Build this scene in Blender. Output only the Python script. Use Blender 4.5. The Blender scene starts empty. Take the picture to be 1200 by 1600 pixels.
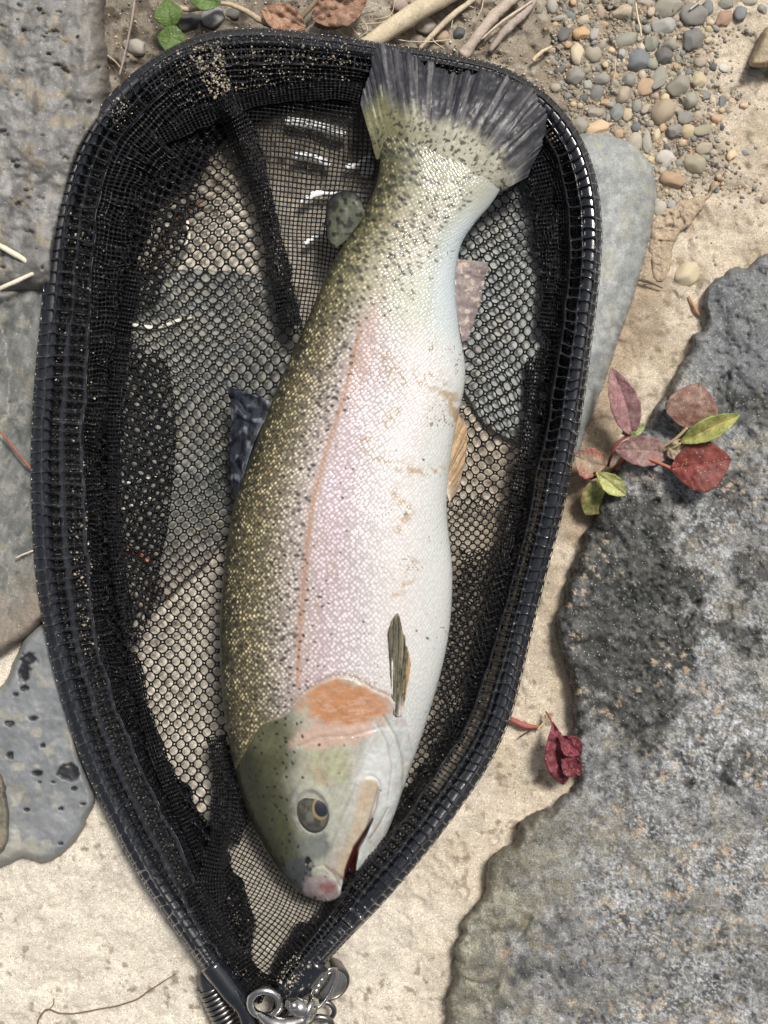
import bpy, math, random
import numpy as np
from mathutils import Vector, noise as mnoise

random.seed(7); rng = np.random.default_rng(7)
SC = bpy.context.scene
COLL = SC.collection

# ------------------------------------------------------------------ camera, sky, sun
S, H = 0.0004, 0.80            # metres per photo pixel on the ground plane; camera height
cam_d = bpy.data.cameras.new('camera'); cam = bpy.data.objects.new('camera', cam_d); COLL.objects.link(cam)
cam.location = (0, 0, H); cam.rotation_euler = (0, 0, 0)
cam_d.sensor_fit = 'VERTICAL'; cam_d.angle = 2 * math.atan(800 * S / H)
cam_d.clip_start = 0.02; cam_d.clip_end = 60
SC.camera = cam
world = bpy.data.worlds.new('World'); SC.world = world; world.use_nodes = True
wn = world.node_tree; wn.nodes.clear()
sky = wn.nodes.new('ShaderNodeTexSky'); sky.sky_type = 'NISHITA'; sky.sun_disc = False
SUN_EL, SUN_AZ = 61, 32
sky.sun_elevation = math.radians(SUN_EL); sky.sun_rotation = math.radians(SUN_AZ)
sky.dust_density = 5.0; sky.air_density = 1.0; sky.ozone_density = 1.0
bg = wn.nodes.new('ShaderNodeBackground'); bg.inputs[1].default_value = 0.075
wo = wn.nodes.new('ShaderNodeOutputWorld')
hs = wn.nodes.new('ShaderNodeHueSaturation'); hs.inputs['Saturation'].default_value = .45   # thin white haze over the blue
wn.links.new(sky.outputs[0], hs.inputs['Color']); wn.links.new(hs.outputs[0], bg.inputs[0]); wn.links.new(bg.outputs[0], wo.inputs[0])
sl = bpy.data.lights.new('sun', 'SUN'); sl.energy = 3.4; sl.angle = math.radians(12); sl.color = (1, .965, .91)
so = bpy.data.objects.new('sun', sl); COLL.objects.link(so)
d = Vector((math.sin(math.radians(SUN_AZ)) * math.cos(math.radians(SUN_EL)),
            math.cos(math.radians(SUN_AZ)) * math.cos(math.radians(SUN_EL)), math.sin(math.radians(SUN_EL))))
so.rotation_euler = d.to_track_quat('Z', 'Y').to_euler(); so.location = d * 3
vs = SC.view_settings; vs.view_transform = 'Standard'; vs.look = 'None'; vs.gamma = 1; vs.exposure = 0.1
vs.use_curve_mapping = False

# ------------------------------------------------------------------ helpers
def W(px, py, z):
    px = np.asarray(px, float); py = np.asarray(py, float); z = np.asarray(z, float)
    k = S * (1 - z / H)
    return np.stack(np.broadcast_arrays((px - 600) * k, (800 - py) * k, z), -1)

def _h(ix, iy, seed):
    n = (ix.astype(np.int64) * 374761393 + iy.astype(np.int64) * 668265263 + seed * 974634777) & 0xffffffff
    n = ((n ^ (n >> 13)) * 1274126177) & 0xffffffff
    return ((n ^ (n >> 16)) & 0xffff) / 65535.0
def vn(x, y, seed=0):
    x = np.asarray(x, float); y = np.asarray(y, float)
    ix = np.floor(x); iy = np.floor(y); fx = x - ix; fy = y - iy
    fx = fx * fx * fx * (fx * (fx * 6 - 15) + 10); fy = fy * fy * fy * (fy * (fy * 6 - 15) + 10)
    a = _h(ix, iy, seed); b = _h(ix + 1, iy, seed); c = _h(ix, iy + 1, seed); e = _h(ix + 1, iy + 1, seed)
    return (a + (b - a) * fx) * (1 - fy) + (c + (e - c) * fx) * fy
def fbm(x, y, seed=0, oct=4, gain=.5):
    v = 0; a = 1; t = 0
    for o in range(oct):
        v = v + a * vn(x * 2 ** o + 17.3 * o, y * 2 ** o - 9.1 * o, seed + o); t += a; a *= gain
    return v / t                       # 0..1
def ridg(x, y, seed=0, oct=4):
    v = 0; a = 1; t = 0
    for o in range(oct):
        v = v + a * (1 - np.abs(2 * vn(x * 2 ** o + 5 * o, y * 2 ** o + 3 * o, seed + o) - 1)); t += a; a *= .5
    return v / t
def ss(a, b, x):
    t = np.clip((np.asarray(x, float) - a) / (b - a), 0, 1); return t * t * (3 - 2 * t)
def mix(a, b, t):
    t = np.asarray(t)[..., None]; return np.asarray(a) * (1 - t) + np.asarray(b) * t
def catmull(pts, n=12, closed=False):
    P = np.asarray(pts, float); out = []; m = len(P)
    rngi = range(m) if closed else range(m - 1)
    for i in rngi:
        p0 = P[(i - 1) % m] if (closed or i > 0) else 2 * P[0] - P[1]
        p1 = P[i]; p2 = P[(i + 1) % m]
        p3 = P[(i + 2) % m] if (closed or i < m - 2) else 2 * P[-1] - P[-2]
        t = (np.arange(n) / n)[:, None]
        out.append(.5 * (2 * p1 + (p2 - p0) * t + (2 * p0 - 5 * p1 + 4 * p2 - p3) * t ** 2 + (3 * p1 - p0 - 3 * p2 + p3) * t ** 3))
    if not closed: out.append(P[-1:])
    return np.concatenate(out)
def resample(P, n):
    P = np.asarray(P, float); L = np.r_[0, np.cumsum(np.linalg.norm(np.diff(P[:, :2], axis=0), axis=1))]
    t = np.linspace(0, L[-1], n)
    return np.stack([np.interp(t, L, P[:, k]) for k in range(P.shape[1])], 1)
def sdf(px, py, poly):
    """signed distance, positive inside"""
    P = np.asarray(poly, float); px = np.asarray(px, float); py = np.asarray(py, float)
    shp = px.shape; x = px.ravel(); y = py.ravel(); dmin = np.full(x.shape, 1e18); ins = np.zeros(x.shape, bool)
    for i in range(len(P)):
        ax, ay = P[i]; bx, by = P[(i + 1) % len(P)]
        ex, ey = bx - ax, by - ay; L2 = ex * ex + ey * ey
        if L2 < 1e-9: continue
        t = np.clip(((x - ax) * ex + (y - ay) * ey) / L2, 0, 1)
        dmin = np.minimum(dmin, (x - ax - t * ex) ** 2 + (y - ay - t * ey) ** 2)
        if ay != by:
            c = ((ay > y) != (by > y)) & (x < (bx - ax) * (y - ay) / (by - ay) + ax)
            ins ^= c
    dd = np.sqrt(dmin); return np.where(ins, dd, -dd).reshape(shp)
def dline(px, py, pts):
    P = np.asarray(pts, float); x = np.asarray(px, float); y = np.asarray(py, float); dm = np.full(x.shape, 1e18)
    for i in range(len(P) - 1):
        ax, ay = P[i]; bx, by = P[i + 1]; ex, ey = bx - ax, by - ay
        t = np.clip(((x - ax) * ex + (y - ay) * ey) / (ex * ex + ey * ey + 1e-9), 0, 1)
        dm = np.minimum(dm, (x - ax - t * ex) ** 2 + (y - ay - t * ey) ** 2)
    return np.sqrt(dm)

def mesh_np(name, V, F, mat=None, parent=None, col=None, attrs=None, uv=None, smooth=True, F2=None):
    """F: (M,k) uniform polygons; F2: optional second array"""
    V = np.ascontiguousarray(V, dtype=np.float32).reshape(-1, 3)
    groups = [np.asarray(F, dtype=np.int32)] + ([np.asarray(F2, dtype=np.int32)] if F2 is not None and len(F2) else [])
    loops = np.concatenate([g.ravel() for g in groups])
    tot = np.concatenate([np.full(len(g), g.shape[1], dtype=np.int32) for g in groups])
    start = np.r_[0, np.cumsum(tot)[:-1]].astype(np.int32)
    me = bpy.data.meshes.new(name)
    me.vertices.add(len(V)); me.vertices.foreach_set('co', V.ravel())
    me.loops.add(len(loops)); me.loops.foreach_set('vertex_index', loops)
    me.polygons.add(len(tot)); me.polygons.foreach_set('loop_start', start)
    me.update(calc_edges=True)
    me.polygons.foreach_set('use_smooth', np.full(len(tot), smooth))
    if col is not None:
        c = np.ones((len(V), 4), np.float32); c[:, :3] = np.clip(np.asarray(col).reshape(-1, 3), 0, 1)
        me.color_attributes.new('Col', 'FLOAT_COLOR', 'POINT').data.foreach_set('color', c.ravel())
    for k, a in (attrs or {}).items():
        me.attributes.new(k, 'FLOAT', 'POINT').data.foreach_set('value', np.asarray(a, np.float32).ravel())
    if uv is not None:
        u = np.zeros((len(V), 3), np.float32); u[:, :2] = np.asarray(uv).reshape(-1, 2)
        me.attributes.new('suv', 'FLOAT_VECTOR', 'POINT').data.foreach_set('vector', u.ravel())
    me.validate()
    o = bpy.data.objects.new(name, me); COLL.objects.link(o)
    if mat: me.materials.append(mat)
    if parent: o.parent = parent
    return o
def grid_faces(nr, nc, wrap=False):
    i = np.arange(nr - 1)[:, None]; j = np.arange(nc if wrap else nc - 1)[None, :]
    j2 = (j + 1) % nc
    a = i * nc + j; b = i * nc + j2; c = (i + 1) * nc + j2; e = (i + 1) * nc + j
    return np.stack(np.broadcast_arrays(a, e, c, b), -1).reshape(-1, 4)   # for rows going down, cols right -> up normal
def tag(o, label, cat, group=None, kind=None):
    if label: o['label'] = label
    if cat: o['category'] = cat
    if group: o['group'] = group
    if kind: o['kind'] = kind
    return o
def empty(name, loc, label, cat, group=None):
    o = bpy.data.objects.new(name, None); COLL.objects.link(o); o.empty_display_size = .01
    o.location = loc; bpy.context.view_layer.update(); return tag(o, label, cat, group)
def adopt(child, parent):
    """parent a world-space mesh to an empty without moving it"""
    child.parent = parent
    child.matrix_parent_inverse = parent.matrix_world.inverted()
    return child
def tube(path, rad, sides=8, caps=True, seed=None, rough=0.0):
    """path (n,3) world; rad scalar or array. returns V,F"""
    P = np.asarray(path, float); n = len(P); R = np.broadcast_to(np.asarray(rad, float), (n,)).copy()
    T = np.gradient(P, axis=0); T /= np.linalg.norm(T, axis=1)[:, None] + 1e-12
    up = np.array([0, 0, 1.0]); V = []
    prevN = None
    for i in range(n):
        if prevN is None:
            a = np.cross(T[i], up)
            if np.linalg.norm(a) < 1e-3: a = np.cross(T[i], [1, 0, 0])
        else: a = prevN - T[i] * prevN.dot(T[i])
        a /= np.linalg.norm(a); prevN = a; b = np.cross(T[i], a)
        th = np.linspace(0, 2 * math.pi, sides, endpoint=False)
        rr = R[i] * (1 + (rough * (rng.random(sides) - .5) if rough else 0))
        V.append(P[i] + np.outer(np.cos(th) * rr, a) + np.outer(np.sin(th) * rr, b))
    V = np.concatenate(V); F = [[i * sides + j, i * sides + (j + 1) % sides, (i + 1) * sides + (j + 1) % sides, (i + 1) * sides + j] for i in range(n - 1) for j in range(sides)]
    F2 = []
    if caps:
        c0 = len(V); V = np.vstack([V, P[0], P[-1]])
        for j in range(sides):
            F2.append([c0, (j + 1) % sides, j]); F2.append([c0 + 1, (n - 1) * sides + j, (n - 1) * sides + (j + 1) % sides])
    return V, np.array(F), np.array(F2) if F2 else None

# ------------------------------------------------------------------ materials
def new_mat(name):
    m = bpy.data.materials.new(name); m.use_nodes = True; nt = m.node_tree
    b = nt.nodes['Principled BSDF']; return m, nt, b
def N(nt, t, **kw):
    n = nt.nodes.new(t)
    for k, v in kw.items():
        if k.startswith('i_'): n.inputs[k[2:].replace('_', ' ')].default_value = v
        else: setattr(n, k, v)
    return n
def ramp(nt, stops):
    r = N(nt, 'ShaderNodeValToRGB'); e = r.color_ramp.elements
    while len(e) < len(stops): e.new(.5)
    for q, (p, c) in zip(e, stops): q.position = p; q.color = (c, c, c, 1) if not hasattr(c, '__len__') else (*c, 1)
    return r
def surf_mat(name, base='Col', color=(.5, .5, .5), rough=.8, nscale=900, namt=.35, bump=.4, bdist=.0006, spec=.4,
             speck=0, speck_col=(.8, .8, .8), speck_scale=700, pit=0, coat=0, metal=0, grain=0, mscale=60, mamt=.2):
    """general stone / sand / wood surface: base colour x fine noise, optional specks, grain bump"""
    m, nt, b = new_mat(name); L = nt.links.new
    tc = N(nt, 'ShaderNodeTexCoord'); vec = tc.outputs['Object']
    if base == 'Col': c = N(nt, 'ShaderNodeAttribute', attribute_name='Col').outputs['Color']
    elif base == 'obj': c = N(nt, 'ShaderNodeObjectInfo').outputs['Color']
    else:
        r = N(nt, 'ShaderNodeRGB'); r.outputs[0].default_value = (*color, 1); c = r.outputs[0]
    n1 = N(nt, 'ShaderNodeTexNoise', i_Scale=nscale, i_Detail=4.0, i_Roughness=.65); L(vec, n1.inputs['Vector'])
    n2 = N(nt, 'ShaderNodeTexNoise', i_Scale=mscale, i_Detail=4.0, i_Roughness=.6); L(vec, n2.inputs['Vector'])
    def var(src, noise, amt, c):
        mr = N(nt, 'ShaderNodeMapRange'); mr.inputs[1].default_value = .25; mr.inputs[2].default_value = .75
        mr.inputs[3].default_value = 1 - amt; mr.inputs[4].default_value = 1 + amt; mr.clamp = False
        L(noise.outputs['Fac'], mr.inputs[0])
        mx = N(nt, 'ShaderNodeVectorMath', operation='SCALE'); L(c, mx.inputs[0]); L(mr.outputs[0], mx.inputs['Scale'])
        return mx.outputs[0]
    c = var(None, n1, namt, c); c = var(None, n2, mamt, c)
    height = n1.outputs['Fac']
    if grain:
        v = N(nt, 'ShaderNodeTexVoronoi', i_Scale=grain); L(vec, v.inputs['Vector'])
        sep = N(nt, 'ShaderNodeSeparateColor'); L(v.outputs['Color'], sep.inputs[0])
        rr = ramp(nt, [(0, .5), (.12, .84), (.6, 1.0), (.9, 1.08), (1, 1.55)]); L(sep.outputs[0], rr.inputs[0])
        mx = N(nt, 'ShaderNodeVectorMath', operation='MULTIPLY'); L(c, mx.inputs[0]); L(rr.outputs[0], mx.inputs[1]); c = mx.outputs[0]
        ad = N(nt, 'ShaderNodeMath', operation='MULTIPLY_ADD'); ad.inputs[1].default_value = -1.2; L(v.outputs['Distance'], ad.inputs[0]); L(height, ad.inputs[2]); height = ad.outputs[0]
    if speck:
        v = N(nt, 'ShaderNodeTexVoronoi', i_Scale=speck_scale); L(vec, v.inputs['Vector'])
        sep = N(nt, 'ShaderNodeSeparateColor'); L(v.outputs['Color'], sep.inputs[0])
        gt = N(nt, 'ShaderNodeMath', operation='GREATER_THAN'); gt.inputs[1].default_value = 1 - speck; L(sep.outputs[1], gt.inputs[0])
        lt = N(nt, 'ShaderNodeMath', operation='LESS_THAN'); lt.inputs[1].default_value = .42; L(v.outputs['Distance'], lt.inputs[0])
        mm = N(nt, 'ShaderNodeMath', operation='MULTIPLY'); L(gt.outputs[0], mm.inputs[0]); L(lt.outputs[0], mm.inputs[1])
        mc = N(nt, 'ShaderNodeMix', data_type='RGBA'); L(mm.outputs[0], mc.inputs['Factor']); L(c, mc.inputs['A']); mc.inputs['B'].default_value = (*speck_col, 1); c = mc.outputs['Result']
    L(c, b.inputs['Base Color'])
    b.inputs['Roughness'].default_value = rough; b.inputs['Specular IOR Level'].default_value = spec
    b.inputs['Coat Weight'].default_value = coat; b.inputs['Coat Roughness'].default_value = .15; b.inputs['Metallic'].default_value = metal
    bp = N(nt, 'ShaderNodeBump', i_Strength=bump, i_Distance=bdist); L(height, bp.inputs['Height']); L(bp.outputs[0], b.inputs['Normal'])
    return m

M_sand = surf_mat('sand', rough=.9, nscale=300, namt=.12, grain=1750, bump=.45, bdist=.0005, mscale=45, mamt=.2, spec=.3)
M_rock = surf_mat('granular_rock', rough=.62, nscale=1000, namt=.75, bump=.6, bdist=.0005, speck=.02, speck_col=(.5, .5, .5), speck_scale=1400, mscale=160, mamt=.35, spec=.5)
M_slab = surf_mat('slab_rock', rough=.6, nscale=900, namt=.32, bump=.5, bdist=.0004, speck=.012, speck_col=(.45, .43, .38), speck_scale=1200, mscale=110, mamt=.22, spec=.5)
M_slate = surf_mat('smooth_slate', rough=.5, nscale=800, namt=.14, bump=.2, bdist=.0003, mscale=70, mamt=.14, spec=.5)
M_peb = surf_mat('pebble', base='obj', rough=.62, nscale=800, namt=.4, bump=.45, bdist=.0004, mscale=170, mamt=.55, spec=.5, speck=.04, speck_col=(.6, .58, .52), speck_scale=1100)
M_wood = surf_mat('dry_wood', rough=.8, nscale=700, namt=.25, bump=.5, bdist=.0005, mscale=120, mamt=.2, base='obj')
M_leaf = surf_mat('leaf', rough=.55, nscale=700, namt=.35, bump=.4, bdist=.0003, mscale=200, mamt=.35, spec=.25, speck=.03, speck_col=(.5, .42, .3), speck_scale=1500)

def rubber_mat(name, base, rough, coat=.6, bump=.25, spec=.7):
    m, nt, b = new_mat(name); L = nt.links.new
    tc = N(nt, 'ShaderNodeTexCoord'); n = N(nt, 'ShaderNodeTexNoise', i_Scale=260.0, i_Detail=5.0, i_Roughness=.7); L(tc.outputs['Object'], n.inputs['Vector'])
    r = ramp(nt, [(0.3, base), (.62, tuple(x * 1.9 for x in base)), (.74, (.11, .10, .085)), (.84, (.3, .26, .2))]); L(n.outputs['Fac'], r.inputs[0]); L(r.outputs[0], b.inputs['Base Color'])
    rr = N(nt, 'ShaderNodeMapRange'); rr.inputs[3].default_value = rough * .6; rr.inputs[4].default_value = rough * 1.6; L(n.outputs['Fac'], rr.inputs[0]); L(rr.outputs[0], b.inputs['Roughness'])
    b.inputs['Coat Weight'].default_value = coat; b.inputs['Coat Roughness'].default_value = .12; b.inputs['Specular IOR Level'].default_value = spec
    bp = N(nt, 'ShaderNodeBump', i_Strength=bump, i_Distance=.0005); L(n.outputs['Fac'], bp.inputs['Height']); L(bp.outputs[0], b.inputs['Normal'])
    return m
M_rub = rubber_mat('black_rubber', (.009, .010, .013), .36, .5)
M_rim = rubber_mat('rim_rubber', (.0065, .0075, .010), .17, .6)
M_slv = rubber_mat('sleeve_rubber', (.017, .018, .021), .19, .9)
M_net = rubber_mat('black_netting', (.005, .005, .006), .42, .1, spec=.35)

def metal_mat(name, c, rough):
    m, nt, b = new_mat(name); L = nt.links.new
    tc = N(nt, 'ShaderNodeTexCoord'); n = N(nt, 'ShaderNodeTexNoise', i_Scale=500.0, i_Detail=3.0); L(tc.outputs['Object'], n.inputs['Vector'])
    rr = N(nt, 'ShaderNodeMapRange'); rr.inputs[3].default_value = rough * .5; rr.inputs[4].default_value = rough * 1.7; L(n.outputs['Fac'], rr.inputs[0]); L(rr.outputs[0], b.inputs['Roughness'])
    b.inputs['Base Color'].default_value = (*c, 1); b.inputs['Metallic'].default_value = 1
    return m
M_steel = metal_mat('steel', (.58, .56, .53), .22)
M_dsteel = metal_mat('dark_steel', (.26, .25, .24), .3)

# ------------------------------------------------------------------ hoop path (outer edge of the rim, photo pixels)
outer = [(352,1556),(318,1515),(265,1440),(218,1370),(175,1290),(132,1200),(97,1100),(72,1000),(55,900),(49,800),(48,700),(53,600),(62,500),
 (72,400),(86,320),(108,245),(142,182),(192,127),(252,82),(320,52),(400,43),(500,52),(600,67),(700,83),(785,104),(850,143),(900,200),(930,270),
 (941,350),(938,430),(926,530),(911,640),(896,720),(880,800),(859,880),(836,970),(815,1060),(797,1125),(766,1192),(720,1262),(662,1338),(602,1408),
 (550,1462),(498,1518),(452,1566)]
OUT = resample(catmull(outer, 16), 1200)
seg = np.r_[0, np.cumsum(np.linalg.norm(np.diff(OUT, axis=0), axis=1))]; PL = seg[-1]
TG = np.gradient(OUT, axis=0); TG /= np.linalg.norm(TG, axis=1)[:, None]
NI = np.stack([-TG[:, 1], TG[:, 0]], 1)      # inward normal (path runs clockwise in the picture)
for _ in range(12): NI[1:-1] = (NI[:-2] + NI[1:-1] * 2 + NI[2:]) / 4
NI /= np.linalg.norm(NI, axis=1)[:, None]
def key(pairs):   # value along the path given as (px,py,value) control points
    ii = [np.argmin((OUT[:, 0] - a) ** 2 + (OUT[:, 1] - b) ** 2) for a, b, _ in pairs]
    vals = [v for *_, v in pairs]; o = np.argsort(ii)
    s = np.interp(np.arange(1200), np.array(ii)[o], np.array(vals, float)[o])
    k = np.ones(31) / 31; return np.convolve(np.pad(s, 15, 'edge'), k, 'valid')
RZ = key([(352,1556,.020),(218,1370,.016),(97,1100,.018),(49,750,.024),(86,320,.026),(252,82,.022),(500,52,.018),(785,104,.020),(938,400,.030),(896,720,.027),
          (836,970,.022),(766,1192,.030),(662,1338,.044),(602,1408,.045),(550,1462,.036),(452,1566,.024)])
W1 = key([(352,1556,34),(300,1490,52),(218,1370,78),(132,1200,80),(72,1000,80),(49,750,84),(72,400,72),(142,182,58),(252,82,50),(400,43,56),(600,67,46),(785,104,44),
          (900,200,50),(938,400,50),(896,720,50),(836,970,52),(766,1192,60),(662,1338,60),(602,1408,58),(550,1462,46),(498,1518,40),(452,1566,34)])
W2 = key([(352,1556,20),(300,1490,75),(218,1370,58),(132,1200,40),(72,1000,44),(49,750,34),(62,500,56),(86,320,80),(142,182,118),(252,82,112),(400,43,88),(600,67,50),(785,104,60),
          (900,200,52),(938,400,36),(911,640,20),(859,880,22),(797,1125,24),(720,1262,24),(602,1408,20),(498,1518,30),(452,1566,20)])
def path_at(s):
    f = np.interp(s, seg, np.arange(1200))
    g = lambda A: np.interp(f, np.arange(1200), A)
    return g(OUT[:, 0]), g(OUT[:, 1]), g(NI[:, 0]), g(NI[:, 1]), g(RZ), g(W1), g(W2)
TR = 15.0                                         # tube radius in px
def sleeve_pt(s, t, lift=0.0):
    """t 0..1 over the sleeve, 1..2 down the wall of the bag"""
    t = np.asarray(t, float)
    s = s + (vn(s / 13, t * 4, 31) - .5) * 5 + (vn(s / 70, t * 2, 32) - .5) * 12
    ox, oy, nx, ny, rz, w1, w2 = path_at(s)
    w1 = w1 * (1 + (fbm(s / 60, 0 * s, 33, 3) - .5) * .16)
    R = TR + 2.5 + lift
    # sleeve: wraps the tube from the outer underside, then a skirt running inwards
    ds = t * w1
    u = np.clip((ds - (TR + 2.5)) / R, -1, 1)
    zt = np.sqrt(np.clip(1 - u * u, 0, 1)) * R * S
    zskirt = (.62 * R * S) - (ds - 1.78 * TR) * S * .28
    zs = rz + np.where(ds < 1.75 * TR, zt, np.minimum(zt * 0 + .66 * R * S, zskirt) - .0)
    tt = np.clip(t - 1, 0, 1)
    dw = w1 + tt * w2
    z1 = rz + .62 * R * S - (w1 - 1.78 * TR) * S * .28
    fold = (fbm(s / 34, tt * 2.2, 5, 3) - .5) * .010 * np.sin(np.pi * tt) + (vn(s / 11, tt * 3, 9) - .5) * .003 * np.sin(np.pi * tt)
    zw = z1 + (0.0085 - z1) * tt ** .8 + fold
    dd = np.where(t <= 1, ds, dw + (vn(s / 23, tt * 3, 6) - .5) * 14 * tt)
    z = np.where(t <= 1, zs, zw)
    return ox + nx * dd, oy + ny * dd, z
IN_PX = np.stack([OUT[:, 0] + NI[:, 0] * (W1 + W2 * .82), OUT[:, 1] + NI[:, 1] * (W1 + W2 * .82)], 1)
INNER = IN_PX[10:-10:8]
RIMPOLY = np.stack([OUT[:, 0] + NI[:, 0] * 16, OUT[:, 1] + NI[:, 1] * 16], 1)[::8]

# fish outline pairs (back edge, belly edge)
FP = np.array([(583,178,792,280),(593,235,768,318),(588,285,741,350),(562,345,720,385),(520,410,711,440),(480,500,717,510),(440,590,727,590),(400,690,708,690),
 (365,790,698,790),(349,900,707,900),(343,1000,699,1005),(350,1110,672,1110),(368,1210,638,1210),(395,1290,612,1285),(424,1345,588,1335),(452,1380,566,1368),
 (476,1399,548,1390),(490,1406,534,1402),(500,1409,518,1408)], float)
FPd = catmull(FP, 10)
FISH_POLY = np.concatenate([FPd[:, :2], FPd[::-1, 2:]])[::2]

# ------------------------------------------------------------------ ground sheet
def warp_axis(lo, hi, step, far):
    core = np.arange(lo, hi + step, step); out = []; q = step
    x = hi
    while x < far: q *= 1.11; x += q; out.append(x)
    out = np.array(out); return np.concatenate([lo - out[::-1] + hi - hi - 0 if False else (lo + hi) - (out[::-1]), core, out])
gx = warp_axis(-60, 1260, 2.6, 14000); gy = warp_axis(-60, 1660, 2.6, 14000)
GX, GY = np.meshgrid(gx, gy)
def soil_mask(x, y):     # brown soil top left, paling to sand at the right
    e = fbm(x / 60, y / 60, 41, 4) * 120 - 60
    a = ss(1010, 800, x + e) * ss(330, 170, y + e * .6)
    b = ss(360, 240, y + e) * ss(1060, 960, x + .55 * y + e)
    return np.clip(np.maximum(a, b), 0, 1)
def brown_mask(x, y):      # darker brown sand between the boulders
    e = fbm(x / 45, y / 45, 44, 4) * 80 - 40
    return ss(55, 20, np.abs(dline(x, y, [(1000, 420), (960, 560), (930, 700), (900, 800)]) + e)) 
def gravel_mask(x, y):
    e = fbm(x / 50, y / 50, 47, 3) * 120 - 60
    return ss(1150, 1040, x + e - .15 * y) * ss(840, 900, x) * ss(330, 260, y + e)
g_soil = soil_mask(GX, GY); g_brown = brown_mask(GX, GY); g_gr = gravel_mask(GX, GY)
ps = ss(1.0, .0, np.hypot((GX - 1080) / 170, (GY - 350) / 120))
z = (fbm(GX / 90, GY / 90, 1, 4) - .5) * .006 - ss(.62, .72, fbm(GX / 30, GY / 30, 5, 3)) * .0012 + (fbm(GX / 16, GY / 16, 2, 4) - .5) * .0022
z += g_soil * ((fbm(GX / 22, GY / 22, 3, 4) - .5) * .008) + g_gr * (fbm(GX / 9, GY / 9, 4, 3) - .5) * .004
z += ps * (ridg(GX / 40, GY / 60, 8, 4) - .6) * .006
inN = ss(0, 60, sdf(GX, GY, INNER))
z -= inN * .002
far = ss(700, 3500, np.hypot(GX - 600, GY - 800)); z += far * (fbm(GX / 700, GY / 700, 12, 4) - .5) * .12
sandA = np.array([.62, .56, .465]); sandB = np.array([.55, .47, .365]); sandC = np.array([.40, .325, .225])
c = mix(np.broadcast_to(sandA, GX.shape + (3,)), sandB, ss(500, 900, GX + (fbm(GX / 80, GY / 80, 21) - .5) * 200))
c = mix(c, sandC, .55 * ss(.52, .72, fbm(GX / 70, GY / 70, 22, 4)) * ss(600, 760, GX))
# brown freckles pressed in the sand
fr = fbm(GX / 13, GY / 13, 24, 3); lo = fbm(GX / 130, GY / 130, 25, 2)
c = mix(c, sandC * .60, .8 * ss(.66, .76, fr) * ss(.36, .6, lo + .08 * ss(600, 800, GX)))
c = mix(c, [.20, .165, .125], g_soil * .82)
c = mix(c, [.40, .36, .28], g_soil * ss(.52, .7, fbm(GX / 18, GY / 18, 27, 4)) * .75)
c = mix(c, [.085, .07, .052], g_soil * (.35 + .6 * ss(.48, .64, fbm(GX / 25, GY / 25, 28, 4))) * ss(620, 380, GX) * ss(260, 150, GY))
c = mix(c, [.30, .225, .15], g_brown * .75)
c = mix(c, [.27, .23, .18], g_gr * .6)
c = mix(c, [.36, .27, .18], ps * .5 * ss(.45, .7, fbm(GX / 20, GY / 20, 29, 4)))
V = W(GX, GY, z)
gf = grid_faces(*GX.shape)
ground = mesh_np('ground', V, gf, M_sand, col=c)
ground['kind'] = 'structure'; ground['label'] = 'pale beige river sand running into brown soil and gravel at the top'

# ------------------------------------------------------------------ boulders and slabs as closed height-shaped stones
inner_poly = INNER
def boulder(name, poly, top, mat, colfn, zfn=None, edge=26, step=2.4, seed=0, rag=7, sink=.72, label=None, cat='rock', group=None):
    P = catmull(poly, 6, closed=True)
    x0, y0 = P.min(0) - 14; x1, y1 = P.max(0) + 14
    X, Y = np.meshgrid(np.arange(x0, x1, step), np.arange(y0, y1, step))
    D = sdf(X, Y, P) + (fbm(X / 26, Y / 26, seed + 50, 4) - .5) * rag * 2
    dr = sdf(X, Y, RIMPOLY); inside = ss(-4, 34, dr)
    u = np.clip(D / edge, 0, 1); prof = np.sqrt(np.clip(1 - (1 - u) ** 2.2, 0, 1))
    hz = top * prof
    if zfn is not None: hz = hz + zfn(X, Y, D) * ss(0, 18, D)
    lim = np.interp(dr, [-30, -6, 10, 34, 60], [.09, .030, .010, .0055, .0036]) + (fbm(X / 22, Y / 22, seed) - .5) * .0016
    hz = np.where(dr > -28, np.minimum(hz, np.maximum(lim, .0022)), hz)
    Z = np.where(D > 0, hz, -.012 + 0 * D)
    Z = np.where(D > -step * 1.5, np.maximum(Z, -.012), -.012)
    keep = (D > -step * 3)
    F = grid_faces(*X.shape); kf = keep.ravel()[F].all(1); F = F[kf]
    used = np.unique(F); remap = np.zeros(X.size, int); remap[used] = np.arange(len(used))
    V = W(X, Y, Z).reshape(-1, 3)[used]
    col = colfn(X, Y, D).reshape(-1, 3)[used]
    # underside: a shallow buried bowl closes the stone
    o = mesh_np(name, V, remap[F], mat, col=col)
    return tag(o, label, cat, group)

def col_mottle(X, Y, seed, base, dark, light, ochre, scale=30, dk=.55, lt=.56, oc=.62):
    c = np.broadcast_to(np.array(base, float), X.shape + (3,)).copy()
    f = fbm(X / scale, Y / scale, seed, 5, .6); c = mix(c, dark, ss(dk, dk + .14, f) * .8)
    f = fbm(X / (scale * .55), Y / (scale * .55), seed + 11, 5, .65); c = mix(c, light, ss(lt, lt + .12, f) * .75)
    f = fbm(X / (scale * .7), Y / (scale * .7), seed + 23, 4, .6); c = mix(c, ochre, ss(oc, oc + .1, f) * .6)
    return c

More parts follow.
